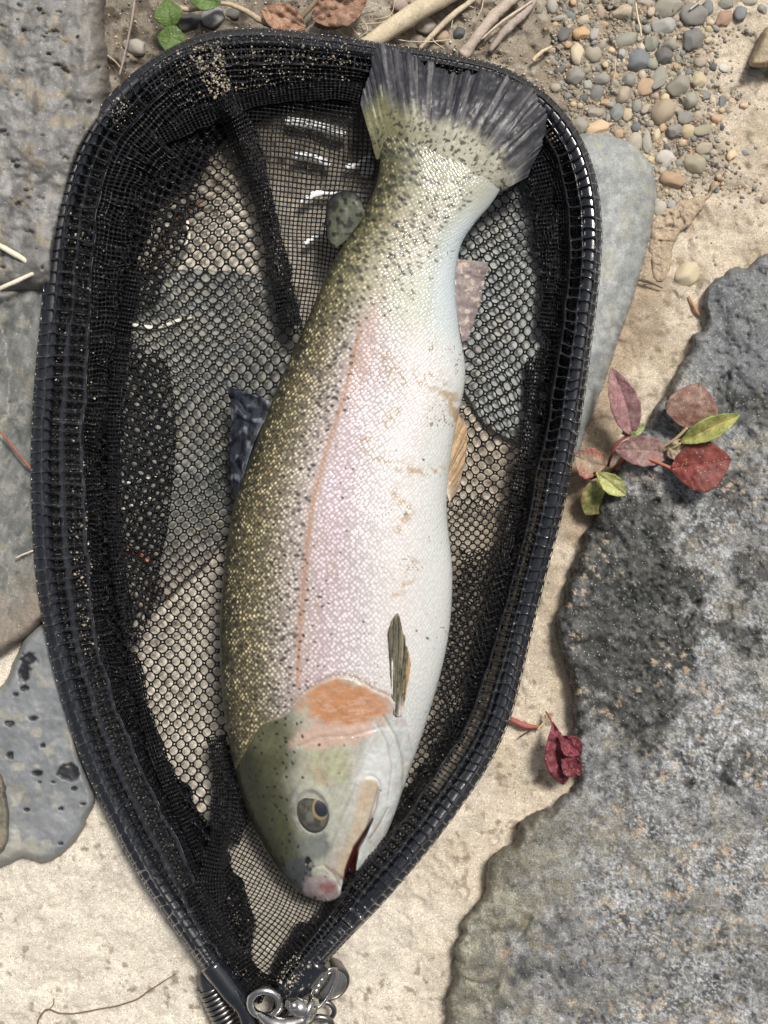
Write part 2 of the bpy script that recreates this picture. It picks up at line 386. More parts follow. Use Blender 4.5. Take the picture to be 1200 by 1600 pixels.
# big right-hand boulder
big = [(1700,150),(1300,330),(1200,392),(1112,442),(1098,475),(1102,505),(1078,520),(1070,560),(1022,640),(962,730),(922,820),(880,930),(871,985),(890,1060),(895,1150),
       (902,1220),(862,1258),(812,1282),(798,1318),(762,1345),(755,1400),(722,1440),(707,1520),(692,1610),(680,1750),(900,2000),(1700,2000)]
def z_big(X, Y, D):
    ledge = ss(-6, 10, (Y - 500) + (X - 1100) * .42 + (fbm(X / 40, Y / 40, 7) - .5) * 26)
    z = ledge * .005 + (fbm(X / 120, Y / 120, 61, 4) - .5) * .012 + (fbm(X / 30, Y / 30, 62, 5, .6) - .5) * .0045 - ss(.80, .93, ridg((X - .6 * Y) / 130, (Y + .4 * X) / 170, 65, 3)) * .0016
    g = ss(.90, .97, ridg((X + .5 * Y) / 150, (Y - .3 * X) / 210, 63, 2)); z -= g * .004
    z -= ss(.70, .76, fbm(X / 8, Y / 8, 64, 2)) * .0014 * ss(900, 1000, X)
    return z + .003 * ss(20, 260, D)
def c_big(X, Y, D):
    c = col_mottle(X, Y, 70, (.205, .205, .20), (.085, .086, .085), (.37, .375, .37), (.24, .21, .15), 34, .50, .53, .58)
    sp = fbm(X / 3.4, Y / 3.4, 75, 3, .7)
    c = mix(c, [.58, .60, .61], ss(.54, .62, sp) * (.3 + .5 * ss(.40, .6, fbm(X / 90, Y / 90, 76, 3))) * ss(850, 1050, X + .1 * (Y - 1100)))
    c = mix(c, [.035, .037, .04], ss(.66, .74, fbm(X / 6, Y / 6, 77, 3, .6)) * .8)
    c = c * (.62 + .76 * fbm(X / 95, Y / 95, 88, 4))[..., None]; c = mix(c, [.30, .285, .24], .5 * ss(.54, .66, fbm(X / 50, Y / 50, 89, 5, .65)))
    # black crust patch along the left flank and round the plant
    e = (fbm(X / 38, Y / 38, 78, 6, .72) - .5) * 230
    cr = np.maximum(ss(22, -16, np.hypot((X - 970) / .9, (Y - 950) / 1.5) - 128 + e), ss(30, -20, np.hypot(X - 1150, Y - 615) - 45 + e * .55))
    cr = np.maximum(cr, ss(30, -20, np.hypot((X - 990), (Y - 1110) / 1.1) - 60 + e * .8)); cr = np.maximum(cr, .9 * ss(.52, .60, fbm(X / 30, Y / 30, 511, 5, .7)) * ss(.50, .60, fbm(X / 120, Y / 120, 512, 3)) * ss(1350, 1200, Y)); cr = np.maximum(cr, .8 * ss(30, -20, np.hypot((X - 1120), (Y - 745) / .6) - 45 + e * .5))
    cr = cr * (.62 + .38 * ss(.36, .56, fbm(X / 9, Y / 9, 87, 5, .7))); c = mix(c, [.022, .023, .020], cr)
    c = mix(c, [.22, .22, .20], cr * ss(.60, .74, fbm(X / 2.6, Y / 2.6, 79, 3, .8)) * .5)
    # sand crumbs caught on the stone
    c = mix(c, [.56, .43, .29], ss(.64, .69, fbm(X / 11, Y / 11, 80, 4, .75)) * ss(.50, .64, fbm(X / 80, Y / 80, 81, 2)) * .8)
    # olive-tan lower edge
    c = mix(c, [.22, .205, .14], ss(150, 0, D + (fbm(X / 30, Y / 30, 82, 4) - .5) * 130) * ss(1230, 1330, Y) * .75)
    c = mix(c, [.40, .37, .28], ss(190, 20, D + (fbm(X / 22, Y / 22, 83, 4) - .5) * 90) * ss(1300, 1400, Y) * ss(.5, .62, fbm(X / 19, Y / 19, 84, 4)) * .7)
    c = mix(c, [.34, .22, .14], ss(.66, .78, fbm(X / 14, Y / 24, 85, 5, .65)) * ss(1380, 1450, Y) * ss(1000, 900, X) * .5)
    # smooth plain grey facets near the top
    top = ss(60, 0, (Y - 560) - (X - 1100) * .2 + (fbm(X / 40, Y / 40, 86) - .5) * 60)
    c = mix(c, [.19, .20, .205], top * .75)
    c = c * .86
    c = mix(c, [.06, .06, .055], .7 * ss(.93, .97, ridg((X - .6 * Y) / 130, (Y + .4 * X) / 170, 65, 3))) * .84
    return c
boulder('boulder', big, .017, M_rock, c_big, z_big, edge=11, step=2.5, seed=3, rag=10, label='big speckled grey boulder with black crust filling the lower right', cat='boulder')

# top left boulder
tl = [(-500,-500),(120,-520),(168,-120),(164,0),(166,60),(172,130),(168,200),(150,270),(140,330),(150,400),(105,455),(20,462),(-120,480),(-500,520)]
def z_tl(X, Y, D):
    return (fbm(X / 80, Y / 80, 91, 4) - .5) * .014 + (fbm(X / 18, Y / 18, 92, 4, .6) - .5) * .004 - ss(.76, .82, fbm(X / 17 + Y / 60, Y / 13 - X / 50, 93, 3)) * .003 + .006 * ss(0, 150, D)
def c_tl(X, Y, D):
    c = col_mottle(X, Y, 95, (.27, .265, .255), (.16, .155, .15), (.40, .385, .36), (.37, .30, .19), 30, .52, .5, .58)
    c = mix(c, [.14, .13, .12], ss(.58, .64, fbm(X / 14, Y / 40, 98, 3)) * .5)
    return mix(c, [.30, .27, .22], ss(60, 10, D) * .6) * .66
boulder('boulder', tl, .034, M_slab, c_tl, z_tl, edge=44, seed=9, rag=5, label='mottled grey and ochre boulder at the top left beside the net', cat='boulder')
# dark veined slab under the left rim
ls = [(-500,470),(-100,452),(60,440),(160,430),(300,420),(450,450),(470,560),(440,720),(340,860),(270,930),(200,960),(110,948),(62,978),(30,1005),(-5,1030),(-90,1060),(-500,1080)]
def z_ls(X, Y, D):
    return (fbm(X / 70, Y / 90, 101, 4) - .5) * .008 + (fbm((X + .4 * Y) / 10, Y / 40, 102, 4, .6) - .5) * .003
def c_ls(X, Y, D):
    c = col_mottle(X, Y, 105, (.185, .19, .175), (.10, .105, .10), (.29, .285, .255), (.29, .265, .19), 34, .5, .52, .6)
    v = np.abs(np.sin((X + 16 * np.sin(Y / 55) + 22 * (fbm(X / 20, Y / 20, 107, 3) - .5)) / 46)); c = mix(c, [.45, .45, .38], ss(.06, .01, v) * .6)
    c = mix(c, [.33, .26, .20], ss(130, 0, D + (fbm(X / 30, Y / 30, 108, 3) - .5) * 60) * ss(780, 960, Y) * .8)
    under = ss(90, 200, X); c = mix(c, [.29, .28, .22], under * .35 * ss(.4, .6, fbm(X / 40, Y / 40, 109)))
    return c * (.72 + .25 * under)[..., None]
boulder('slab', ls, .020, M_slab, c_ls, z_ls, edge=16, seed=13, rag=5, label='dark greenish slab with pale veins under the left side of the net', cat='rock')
# smooth slate with black pits
sl_ = [(-300,1085),(-60,1060),(0,1075),(30,1010),(62,975),(110,960),(150,1000),(150,1100),(120,1150),(146,1235),(140,1275),(110,1325),(70,1348),(35,1340),(0,1354),(-60,1350),(-300,1420)]
pits = [(45,1030,14,10),(38,1050,10,16),(108,1208,20,13),(112,1207,14,14),(52,1122,7,4),(15,1130,8,5),(58,1208,8,5),(42,1265,5,3),(116,1232,6,4),(96,1263,5,3),(95,1318,4,3),(15,1180,6,7),(5,1232,4,5),(38,1075,7,4),(67,1165,5,4),(25,1085,4,3),(83,1222,4,2),(130,1256,4,2),(62,1222,3,2)]
def pitm(X, Y):
    m = np.zeros(X.shape)
    for a, b, r1, r2 in pits: m = np.maximum(m, ss(1.15, .8, np.hypot((X - a) / r1, (Y - b) / r2) + (vn(X / 5, Y / 5, 3) - .5) * .5))
    return m
def c_sl(X, Y, D):
    c = col_mottle(X, Y, 115, (.225, .235, .245), (.19, .20, .205), (.26, .27, .275), (.30, .285, .23), 40, .5, .56, .60)
    c = mix(c, [.42, .40, .33], ss(.60, .70, fbm(X / 26, Y / 26, 118, 4)) * ss(1000, 1100, Y) * ss(120, 60, X) * .7)
    c = mix(c, [.33, .32, .28], ss(9, 3, D) * .6)
    return mix(c * .80, [.012, .013, .016], pitm(X, Y))
boulder('slab', sl_, .014, M_slate, c_sl, lambda X, Y, D: (fbm(X / 60, Y / 60, 116, 4) - .5) * .005 - pitm(X, Y) * .0015 + (fbm(X / 9, Y / 9, 117, 3) - .5) * .0008, edge=14, step=2, seed=17, rag=4,
        label='smooth grey slate with black wet pits at the lower left', cat='rock')
boulder('rock', [(-80,1190),(-5,1200),(12,1240),(16,1290),(4,1335),(-60,1350)], .021, M_slab, lambda X, Y, D: col_mottle(X, Y, 121, (.13, .115, .085), (.06, .055, .045), (.2, .18, .13), (.2, .16, .1), 20),
        None, edge=10, step=2, seed=19, rag=3, label='small brown rock corner lying on the slate at the left edge', cat='rock')
# rounded boulder beneath the right rim
rs = [(700,300),(780,250),(850,225),(905,210),(960,212),(1003,238),(1024,285),(1020,345),(1004,420),(978,500),(950,580),(922,660),(900,715),(880,735),(850,700),(800,690),(740,640),(700,520)]
def c_rs(X, Y, D):
    c = col_mottle(X, Y, 125, (.33, .345, .325), (.24, .25, .245), (.43, .44, .42), (.38, .36, .28), 34, .5, .5, .6)
    return mix(c, [.25, .265, .275], ss(.55, .64, fbm(X / 6, Y / 6, 128, 3)) * .5) * .9
boulder('boulder', rs, .022, M_slab, c_rs, lambda X, Y, D: (fbm(X / 60, Y / 80, 126, 4) - .5) * .004 + .004 * ss(0, 60, D) + (fbm((X + Y * .3) / 8, Y / 40, 127, 3) - .5) * .0014,
        edge=46, seed=23, rag=2.5, label='smooth pale grey rounded boulder poking out from under the right rim', cat='boulder')
# brown stone at the right edge
boulder('stone', [(1240,25),(1200,40),(1184,62),(1170,98),(1182,106),(1215,102),(1260,90)], .016, M_slab, lambda X, Y, D: col_mottle(X, Y, 131, (.33, .25, .15), (.2, .16, .1), (.45, .36, .24), (.5, .36, .2), 18),
        None, edge=10, step=1.6, seed=29, rag=2, label='brown wedge shaped stone at the right edge near the top', cat='stone')
# clay clod with cracks
boulder('clod', [(1018,405),(1012,365),(1028,335),(1062,312),(1100,300),(1120,288),(1112,312),(1085,345),(1062,372),(1052,400),(1040,440),(1024,435)], .004, M_sand,
        lambda X, Y, D: mix(np.broadcast_to(np.array([.42, .33, .235]), X.shape + (3,)), [.22, .16, .11], ss(.86, .95, ridg(X / 30, Y / 36, 134, 2)) * .8),
        lambda X, Y, D: (fbm(X / 12, Y / 12, 133, 5, .65) - .5) * .007 - ss(.86, .95, ridg(X / 30, Y / 36, 134, 2)) * .002, edge=16, step=1.6, seed=31, rag=9,
        label='cracked brown clay clod beside the pale yellow pebble', cat='clod')

# ------------------------------------------------------------------ ground height lookup
def gz(px, py):
    i = np.clip(np.searchsorted(gy, py), 0, len(gy) - 1); j = np.clip(np.searchsorted(gx, px), 0, len(gx) - 1)
    return float(z_ground[i, j])
z_ground = z

# ------------------------------------------------------------------ pebbles
def ico(sub=2):
    import bmesh
    bm = bmesh.new(); bmesh.ops.create_icosphere(bm, subdivisions=sub, radius=1)
    V = np.array([v.co[:] for v in bm.verts]); F = np.array([[v.index for v in f.verts] for f in bm.faces]); bm.free(); return V, F
IV, IF = ico(3); IV2, IF2 = ico(2)
def peb_mesh(seed, facet, name='pebble', fine=True):
    r = np.random.default_rng(seed); Vv = (IV if fine else IV2).copy()
    for _ in range(int(4 + 9 * facet)):
        n = r.normal(size=3); n /= np.linalg.norm(n); dd = r.uniform(.62, .9) if facet > .3 else r.uniform(.85, .97)
        q = Vv @ n; k = q > dd; Vv[k] -= np.outer((q[k] - dd) * (1 if facet > .3 else .8), n)
    off = r.uniform(0, 50, 3)
    nz = np.array([mnoise.fractal(Vector(v * 1.3 + off), .9, 2.0, 3) for v in Vv]); Vv *= (1 + .11 * nz)[:, None]
    o = mesh_np(name, Vv, IF if fine else IF2, M_peb); me = o.data; bpy.data.objects.remove(o)
    if facet > .3: me.polygons.foreach_set('use_smooth', np.full(len(me.polygons), True))
    return me
ROUND = [peb_mesh(100 + i, .15 if i % 3 == 0 else .5) for i in range(6)]; ANG = [peb_mesh(200 + i, .9) for i in range(7)]
SMALL = [peb_mesh(300 + i, .7 if i % 3 else .2, fine=False) for i in range(9)]
def pebble(px, py, w, h, rot, col, label, mesh, zf=.6, group=None, cat='pebble', zlift=0.0):
    o = bpy.data.objects.new('pebble', mesh); COLL.objects.link(o)
    hz = min(w, h) * .5 * S * zf
    zc = gz(px, py) + hz * .12 + zlift
    o.location = W(px, py, zc); o.scale = (w * .5 * S, h * .5 * S, hz); o.rotation_euler = (random.uniform(-.25, .25), random.uniform(-.25, .25), math.radians(rot))
    v = random.uniform(.85, 1.1); g_ = sum(col) / 3; o.color = (*[(q * .58 + (g_ * w_) * .42) * v for q, w_ in zip(col, (1.16, 1.0, .80))], 1)
    return tag(o, label, cat, group)
CR=(.58,.47,.31); TAN=(.42,.36,.27); GY_=(.27,.28,.26); GG=(.26,.28,.22); BG=(.19,.23,.25); DG=(.11,.12,.13); OR=(.56,.33,.15); RU=(.42,.22,.13); WH=(.6,.59,.55); YE=(.62,.48,.23); PK=(.5,.36,.28); SB=(.13,.17,.21); OL=(.34,.31,.2)
def near_label(px, py):
    best = min(PB, key=lambda q: (zz(q[0], q[1])[0] - px) ** 2 + (zz(q[0], q[1])[1] - py) ** 2)[7]
    import re
    return ' '.join(re.split(r' (?:beside|right|left|below|above|between|near|at|on|cut|touching|resting|alone|filling|half|under|against|nearest|of|in)\b|,', best)[0].split()[:6])
def zz(X, Y): return 850 + X / 3.43, Y / 3.43
def z2(X, Y): return 850 + X / 3.43, 200 + Y / 3.43
PB = [  # zoom x, y, w, h, rot, colour, facet?, label
 (430,60,125,80,-12,CR,0,'smooth cream oblong pebble beside the upright dry straw near the top'),
 (575,60,50,62,10,PK,0,'small pinkish pebble between the oblong cream pebble and big flat tan stone'),
 (540,15,95,60,10,TAN,0,'tan pebble cut by the top edge above the pinkish pebble'),
 (665,35,172,115,-15,(.33,.31,.25),1,'big flat grey tan stone at the top edge of the gravel'),
 (800,75,175,145,25,(.25,.25,.24),1,'flat grey slab shaped pebble touching the dark angular one'),
 (880,40,72,85,0,BG,0,'rounded blue grey pebble right of the flat grey slab pebble'),
 (962,100,80,125,35,RU,1,'rusty red brown jagged pebble near the top'),
 (1055,70,78,92,20,BG,0,'oval blue grey pebble on sand right of the rusty pebble'),
 (975,20,95,62,0,GG,0,'greenish grey pebble at the top edge above the rusty pebble'),
 (1085,12,115,55,0,(.31,.32,.25),0,'pale green grey pebble at the top edge near the right corner'),
 (1172,50,62,60,30,GY_,1,'grey chip nearest the top right corner'),
 (640,140,140,105,0,(.38,.40,.40),1,'white speckled grey pebble below the big flat tan stone'),
 (795,215,120,150,15,(.17,.18,.18),1,'dark grey angular pebble, largest dark one of the gravel'),
 (500,325,142,125,5,SB,1,'slate blue angular pebble in the middle of the gravel'),
 (430,220,150,78,-20,(.31,.32,.25),0,'long grey green pebble above the slate blue one'),
 (265,290,104,100,0,(.42,.37,.27),0,'round tan pebble right of the cream yellow angular one'),
 (176,285,88,132,-10,(.66,.54,.34),1,'cream yellow angular pebble below the amber one'),
 (200,175,100,80,-15,(.60,.34,.10),1,'amber orange pebble, brightest of the gravel'),
 (215,108,82,52,-20,(.5,.42,.3),0,'light tan pebble resting on the amber one'),
 (85,95,92,34,-15,(.36,.36,.30),0,'thin flat grey chip at the left end of the gravel'),
 (145,88,72,62,10,BG,0,'blue grey pebble left of the light tan one'),
 (300,62,50,82,-15,(.42,.29,.19),0,'upright reddish tan pebble left of the cream oblong pebble'),
 (165,405,112,104,0,(.30,.29,.27),1,'grey streaked stone above the dark ringed pebble'),
 (310,420,107,76,0,(.29,.30,.28),0,'smooth grey oval pebble left of the upright straw'),
 (85,375,72,50,-30,DG,0,'dark grey oval pebble nearest the net rim'),
 (230,455,60,74,-25,(.36,.37,.34),0,'light grey pebble below left of the smooth grey oval'),
 (280,505,82,104,20,(.20,.21,.21),0,'dark ringed grey pebble below the smooth grey oval'),
 (325,550,62,46,0,OR,0,'orange pebble below the dark ringed one'),
 (270,602,104,62,0,(.36,.33,.26),0,'flat tan grey pebble below the orange one'),
 (390,600,80,112,10,(.21,.26,.26),1,'blue green angular pebble in the lower gravel'),
 (447,612,62,82,0,(.5,.4,.23),0,'yellow tan pebble right of the blue green angular one'),
 (495,680,62,56,0,SB,0,'small dark blue pebble above the pale rounded boulder'),
 (420,505,84,108,25,(.42,.34,.24),0,'brownish tan upright pebble below the slate blue one'),
 (455,430,72,70,0,GY_,0,'grey pebble touching the lower edge of the slate blue one'),
 (545,465,108,122,20,(.52,.32,.17),1,'orange brown angular pebble left of the leaf shaped grey one'),
 (620,415,88,165,25,(.33,.33,.28),1,'leaf shaped flat grey pebble'),
 (640,300,104,92,0,(.14,.14,.14),1,'rough dark grey pebble above the leaf shaped one'),
 (575,230,82,104,10,GG,1,'grey green block pebble under the white speckled one'),
 (680,235,84,84,0,(.33,.31,.26),0,'grey tan pebble left of the dark angular one'),
 (720,460,140,112,-25,(.32,.30,.25),1,'grey tan angular pebble right of the leaf shaped one'),
 (780,535,92,92,0,(.28,.30,.24),0,'greenish grey rounded pebble below the grey tan angular one'),
 (862,510,80,56,10,(.20,.22,.24),1,'flat slate coloured pebble below the yellow one'),
 (830,430,88,92,10,(.62,.52,.30),1,'pale yellow lumpy pebble in the right of the gravel'),
 (840,330,80,66,0,(.45,.36,.28),0,'pinkish tan smooth pebble above the pale yellow lumpy one'),
 (908,357,40,52,0,(.10,.12,.14),0,'tiny dark slate oval pebble on the sand'),
 (966,365,78,50,20,WH,1,'white crystalline chip right of the tiny dark oval'),
 (1130,388,82,46,5,(.27,.28,.27),1,'flat grey chip below the brown wedge shaped stone'),
 (955,545,50,88,0,(.15,.17,.19),1,'dark glittering chip alone on the sand'),
 (1068,565,52,42,0,(.62,.40,.22),0,'faint orange pebble alone on the sand'),
 (635,598,118,150,35,(.45,.34,.22),0,'large rounded brown pebble in the lower gravel'),
 (650,530,58,60,0,(.62,.47,.22),0,'small yellow pebble on top of the large rounded brown one'),
 (598,515,48,46,0,PK,0,'small pink pebble between orange brown and yellow ones'),
 (755,630,104,84,0,(.25,.25,.23),1,'rough grey stone right of the large rounded brown pebble'),
 (825,620,60,62,0,(.42,.36,.26),0,'tan pebble right of the rough grey stone'),
 (700,702,92,82,0,(.29,.27,.27),1,'purplish grey pebble below the rough grey stone'),
 (770,706,84,84,20,(.56,.43,.22),0,'yellow tan pebble right of the purplish grey one'),
 (850,697,136,68,-10,(.38,.34,.21),1,'long olive tan pebble at the lower right of the gravel'),
 (285,682,144,94,-20,(.62,.40,.20),1,'orange tan angular stone touching the pale rounded boulder'),
 (190,670,104,92,-20,(.36,.35,.28),0,'grey green pebble between the net and the orange tan stone'),
 (405,716,62,52,10,(.58,.36,.19),0,'small orange pebble right of the orange tan angular stone'),
 (490,762,92,104,0,(.47,.42,.33),0,'pale tan pebble against the pale rounded boulder'),
 (552,760,58,124,-5,(.36,.36,.32),0,'upright pale grey pebble right of the pale tan one'),
 (600,722,52,82,15,(.56,.45,.25),0,'thin yellow pebble right of the upright pale grey one'),
 (742,766,46,42,0,(.58,.39,.19),0,'tiny orange pebble below the yellow tan one'),
 (860,790,104,72,-20,(.46,.39,.28),1,'light tan stone below the long olive tan pebble'),
 (1005,830,56,74,20,(.66,.49,.24),1,'yellow angular pebble alone on the sand'),
 (1082,820,52,40,20,(.27,.29,.31),1,'blue grey chip right of the lone yellow pebble'),
 (500,567,60,72,0,GY_,0,'grey pebble left of the large rounded brown one'),
 (546,582,48,72,30,TAN,0,'narrow tan pebble against the large rounded brown one'),
 (522,255,38,48,-25,(.68,.6,.46),1,'tiny cream white chip above the slate blue pebble'),
 (415,285,46,58,0,(.33,.36,.38),0,'small pale blue pebble left of the slate blue one'),
 (272,180,58,84,20,(.36,.35,.36),0,'lilac grey pebble right of the amber one'),
 (306,242,56,62,0,(.33,.3,.25),0,'dull brown grey pebble above the round tan one'),
 (108,182,74,104,15,(.14,.145,.15),1,'dark grey stone left of the amber pebble'),
 (45,30,66,90,0,(.33,.34,.3),0,'grey pebble at the top left end of the gravel'),
 (465,15,52,46,0,GY_,0,'small grey pebble cut by the top edge above the straw'),
 (355,560,50,40,0,(.33,.31,.28),0,'dull grey pebble right of the orange one'),
 (60,470,60,50,10,TAN,0,'tan pebble half buried beside the net rim'),
 (215,525,48,60,10,(.13,.14,.16),0,'dark slate pebble left of the dark ringed one'),
 (120,620,50,44,0,(.16,.16,.15),0,'blackish pebble below the tan half buried one'),
]
for (X, Y, w, h, r, c_, fa, lab) in PB:
    a, b_ = zz(X, Y); pebble(a, b_, w / 3.43, h / 3.43, -r, c_, lab, random.choice(ANG if fa else ROUND), zf=.75 if fa else .8)
for (X, Y, w, h, r, c_, fa, lab) in [
 (655,165,122,112,0,(.58,.57,.53),1,'white grey crystalline stone right of the pale rounded boulder'),
 (815,190,130,130,10,(.42,.37,.24),0,'rounded olive tan stone right of the white crystalline one'),
 (692,275,142,100,10,(.50,.30,.15),1,'rusty orange angular stone below the white crystalline one'),
 (680,410,52,64,0,(.30,.34,.36),0,'small blue grey pebble below the rusty orange stone'),
 (620,432,70,92,20,(.43,.42,.36),0,'pale grey pebble leaning on the pale rounded boulder'),
 (570,168,42,52,0,(.6,.46,.22),0,'tiny yellow pebble at the shoulder of the pale rounded boulder'),
 (765,785,128,158,35,(.66,.55,.32),1,'large pale yellow pebble alone between clay clod and big boulder'),
 (1178,382,46,52,0,(.33,.27,.19),1,'brown pebble at the right edge above the big boulder')]:
    a, b_ = z2(X, Y); pebble(a, b_, w / 3.43, h / 3.43, -r, c_, lab, random.choice(ANG if fa else ROUND), zf=.8)
pebble(213,72,42,30,-20,(.36,.34,.29),'pale round pebble in the brown soil left of the green leaves', ROUND[2], .8)
pebble(333,27,46,34,10,(.22,.25,.28),'blue grey stone behind the top left rim under the curved twig', ANG[1], .9)
pebble(296,36,44,34,0,(.07,.075,.08),'dark stone right of the two green leaves', ANG[3], .9)
pebble(360,22,30,22,0,(.12,.12,.1),'dark brown pebble under the curved twig', ROUND[1], .8)
pebble(490,48,30,22,0,(.42,.38,.3),'pale pebble just above the rim beneath the dead leaves', ROUND[4], .7)
pebble(625,8,26,20,0,(.42,.3,.26),'pinkish pebble above the thick pale stick', ROUND[3], .7)
pebble(665,40,34,26,20,(.38,.33,.28),'grey tan pebble between the two pale sticks', ROUND[5], .7)
pebble(716,52,22,20,0,(.09,.1,.11),'black pebble between pale stick and weathered sticks', ANG[2], .8)
pebble(690,58,26,22,0,(.48,.33,.2),'orange tan pebble beneath the thin pale stick', ROUND[0], .7)
n = 0; placed = [(zz(q[0], q[1]), max(q[2], q[3]) / 6.9) for q in PB]
tries = 0
while n < 195 and tries < 12000:
    tries += 1; px = random.uniform(850, 1130); py = random.uniform(-30, 330)
    if random.random() > float(gravel_mask(np.array([px]), np.array([py]))[0]) + .02: continue
    w = random.uniform(8, 17) * (1 if random.random() < .8 else 1.35)
    if any((px - a[0]) ** 2 + (py - a[1]) ** 2 < (r * .62 + w * .36) ** 2 for a, r in placed): continue
    placed.append(((px, py), w * .5)); n += 1
    ci = random.choice([GY_, GG, BG, TAN, DG, OR, YE, CR, GY_, TAN, OL])
    nm = {GY_: 'grey', GG: 'green grey', BG: 'blue grey', TAN: 'tan', DG: 'dark grey', OR: 'orange', YE: 'yellow', CR: 'cream', OL: 'olive'}[ci]
    pebble(px, py, w, w * random.uniform(.65, 1), random.uniform(0, 180), ci, f'tiny {nm} pebble lying close to the {near_label(px, py)}', random.choice(SMALL), .7, group='tiny pebbles between the gravel stones')
n = 0
while n < 70:
    px = random.uniform(700, 1200); py = random.uniform(0, 440)
    w = random.uniform(3.5, 7)
    if px + py * .25 < 760 or (px > 870 and py > 215 and px < 1025): continue
    n += 1; ci = random.choice([TAN, OR, BG, GY_, CR])
    nm = {GY_: 'grey', BG: 'blue grey', TAN: 'tan', OR: 'orange', CR: 'cream'}[ci]
    pebble(px, py, w, w * .8, random.uniform(0, 180), ci, f'{nm} grit grain on the sand near the {near_label(px, py)}', SMALL[n % 8], .7, group='grit grains on the sand')
# loose grit on the soil, uncountable
def scatter(name, pts, sizes, cols, mat, label, cat):
    Vs = []; Fs = []; Cs = []; tv = IV2[:0]
    base, bf = ico(1); off = 0
    for (x, y, zc), s_, cc in zip(pts, sizes, cols):
        q = base * (s_ * (1 + .7 * (rng.random((len(base), 1)) - .5))) * np.array([1, rng.uniform(.6, 1), .7])
        a = rng.uniform(0, 6.28); R = np.array([[math.cos(a), -math.sin(a), 0], [math.sin(a), math.cos(a), 0], [0, 0, 1]])
        Vs.append(q @ R.T + np.array([x, y, zc])); Fs.append(bf + off); Cs.append(np.broadcast_to(cc, (len(base), 3))); off += len(base)
    o = mesh_np(name, np.concatenate(Vs), np.concatenate(Fs), mat, col=np.concatenate(Cs), smooth=True)
    return tag(o, label, cat, kind='stuff')
pts = []; sz = []; cl = []
for _ in range(5200):
    px, py = random.uniform(150, 1200), random.uniform(-20, 420)
    m = float(soil_mask(np.array([px]), np.array([py]))[0]); g = float(gravel_mask(np.array([px]), np.array([py]))[0])
    if random.random() > max(m * .8, g, .08): continue
    pts.append(W(px, py, gz(px, py) + .0003)); sz.append(random.choice([1, 1.3, 1.8, 2.6]) * S * 1.0)
    cl.append(np.array(random.choice([TAN, GY_, CR, DG, TAN, OR, WH, (.2, .16, .12), (.2, .16, .12)])) * random.uniform(.7, 1.1))
scatter('grit', pts, sz, cl, M_sand, 'fine loose grit on the soil and between the pebbles', 'grit')

pts = []; sz = []; cl = []
for _ in range(6000):
    px, py = random.uniform(850, 1190), random.uniform(-40, 345)
    if random.random() > float(gravel_mask(np.array([px]), np.array([py]))[0]) * 1.1 + .01: continue
    r_ = random.choice([1.4, 1.8, 2.4, 3.2, 4.0]) * S
    pts.append(W(px, py, gz(px, py) - r_ * .1)); sz.append(r_)
    q = np.array(random.choice([(.40, .35, .27), (.33, .31, .26), (.46, .38, .27), (.24, .24, .22), (.5, .43, .33), (.28, .24, .19), (.45, .31, .19)])); cl.append(q * random.uniform(.7, 1.15))
scatter('gravel', pts, sz, cl, M_sand, 'fine tan and grey gravel packed between the larger pebbles', 'gravel')

# ------------------------------------------------------------------ sticks, twigs, straws
def stick(name, pts, r, col, label, cat, sides=8, rough=.18, group=None, wob=1.2, mat=None, parent=None):
    P = catmull([(p[0], p[1], p[2] * 1000) for p in pts], 8); P[:, 0] += (vn(np.arange(len(P)) / 3, 0 * P[:, 0], random.randint(0, 999)) - .5) * wob; P[:, 1] += (vn(np.arange(len(P)) / 3, 1 + 0 * P[:, 0], random.randint(0, 999)) - .5) * wob
    path = W(P[:, 0], P[:, 1], P[:, 2] / 1000)
    n = len(path); R = np.interp(np.linspace(0, 1, n), np.linspace(0, 1, len(r)), r) if hasattr(r, '__len__') else np.full(n, r, float)
    Vv, F, F2 = tube(path, R * S, sides, rough=rough)
    o = mesh_np(name, Vv, F, mat or M_wood, F2=F2); o.color = (*col, 1)
    if parent is None: tag(o, label, cat, group)
    else: adopt(o, parent)
    return o
PALE = (.58, .48, .33)
stick('stick', [(520,100,.006),(572,72,.010),(640,25,.012),(715,-18,.012),(790,-60,.01)], [11,13,15,15,13], (.60,.50,.35), 'thick peeled pale stick crossing the top edge above the tail', 'stick', 14, .08)
stick('stick', [(655,76,.006),(680,50,.008),(702,28,.008),(745,-5,.008)], [3,4.5,5,4], (.55,.46,.33), 'thin pale stick right of the thick peeled one', 'stick')
stick('stick', [(722,88,.004),(745,58,.007),(775,22,.008),(812,-10,.008)], [10,8,9,8], (.50,.41,.33), 'weathered pinkish brown stick, left of the crossed pair', 'stick', 10, .35)
stick('stick', [(765,80,.003),(792,45,.006),(822,18,.007),(840,-8,.007)], [3,7,7,3], (.42,.35,.30), 'frayed grey brown stick, right of the weathered pair', 'stick', 10, .4)
stick('stick', [(752,62,.009),(790,30,.010),(832,2,.010)], [1.5,2.5,2], (.60,.50,.38), 'splinter lying over the frayed grey brown stick', 'splinter', 6)
stick('twig', [(265,4,.012),(285,13,.013),(310,14,.012),(345,5,.013),(378,14,.012),(405,30,.012),(432,46,.009)], [3,4,3.5,3,4,5,3], (.48,.38,.25), 'curved tan twig arching behind the top left rim', 'twig')
stick('twig', [(450,48,.008),(470,28,.012),(495,0,.014),(510,-20,.014)], [3,4,4,3], (.24,.17,.11), 'dark brown stalk leaning between the two dead leaves', 'twig')
stick('twig', [(212,-10,.016),(206,30,.016),(198,70,.014),(186,118,.012)], [1.6,1.8,1.6,2], (.33,.27,.24), 'slender purplish stem rising beside the top left boulder', 'twig')
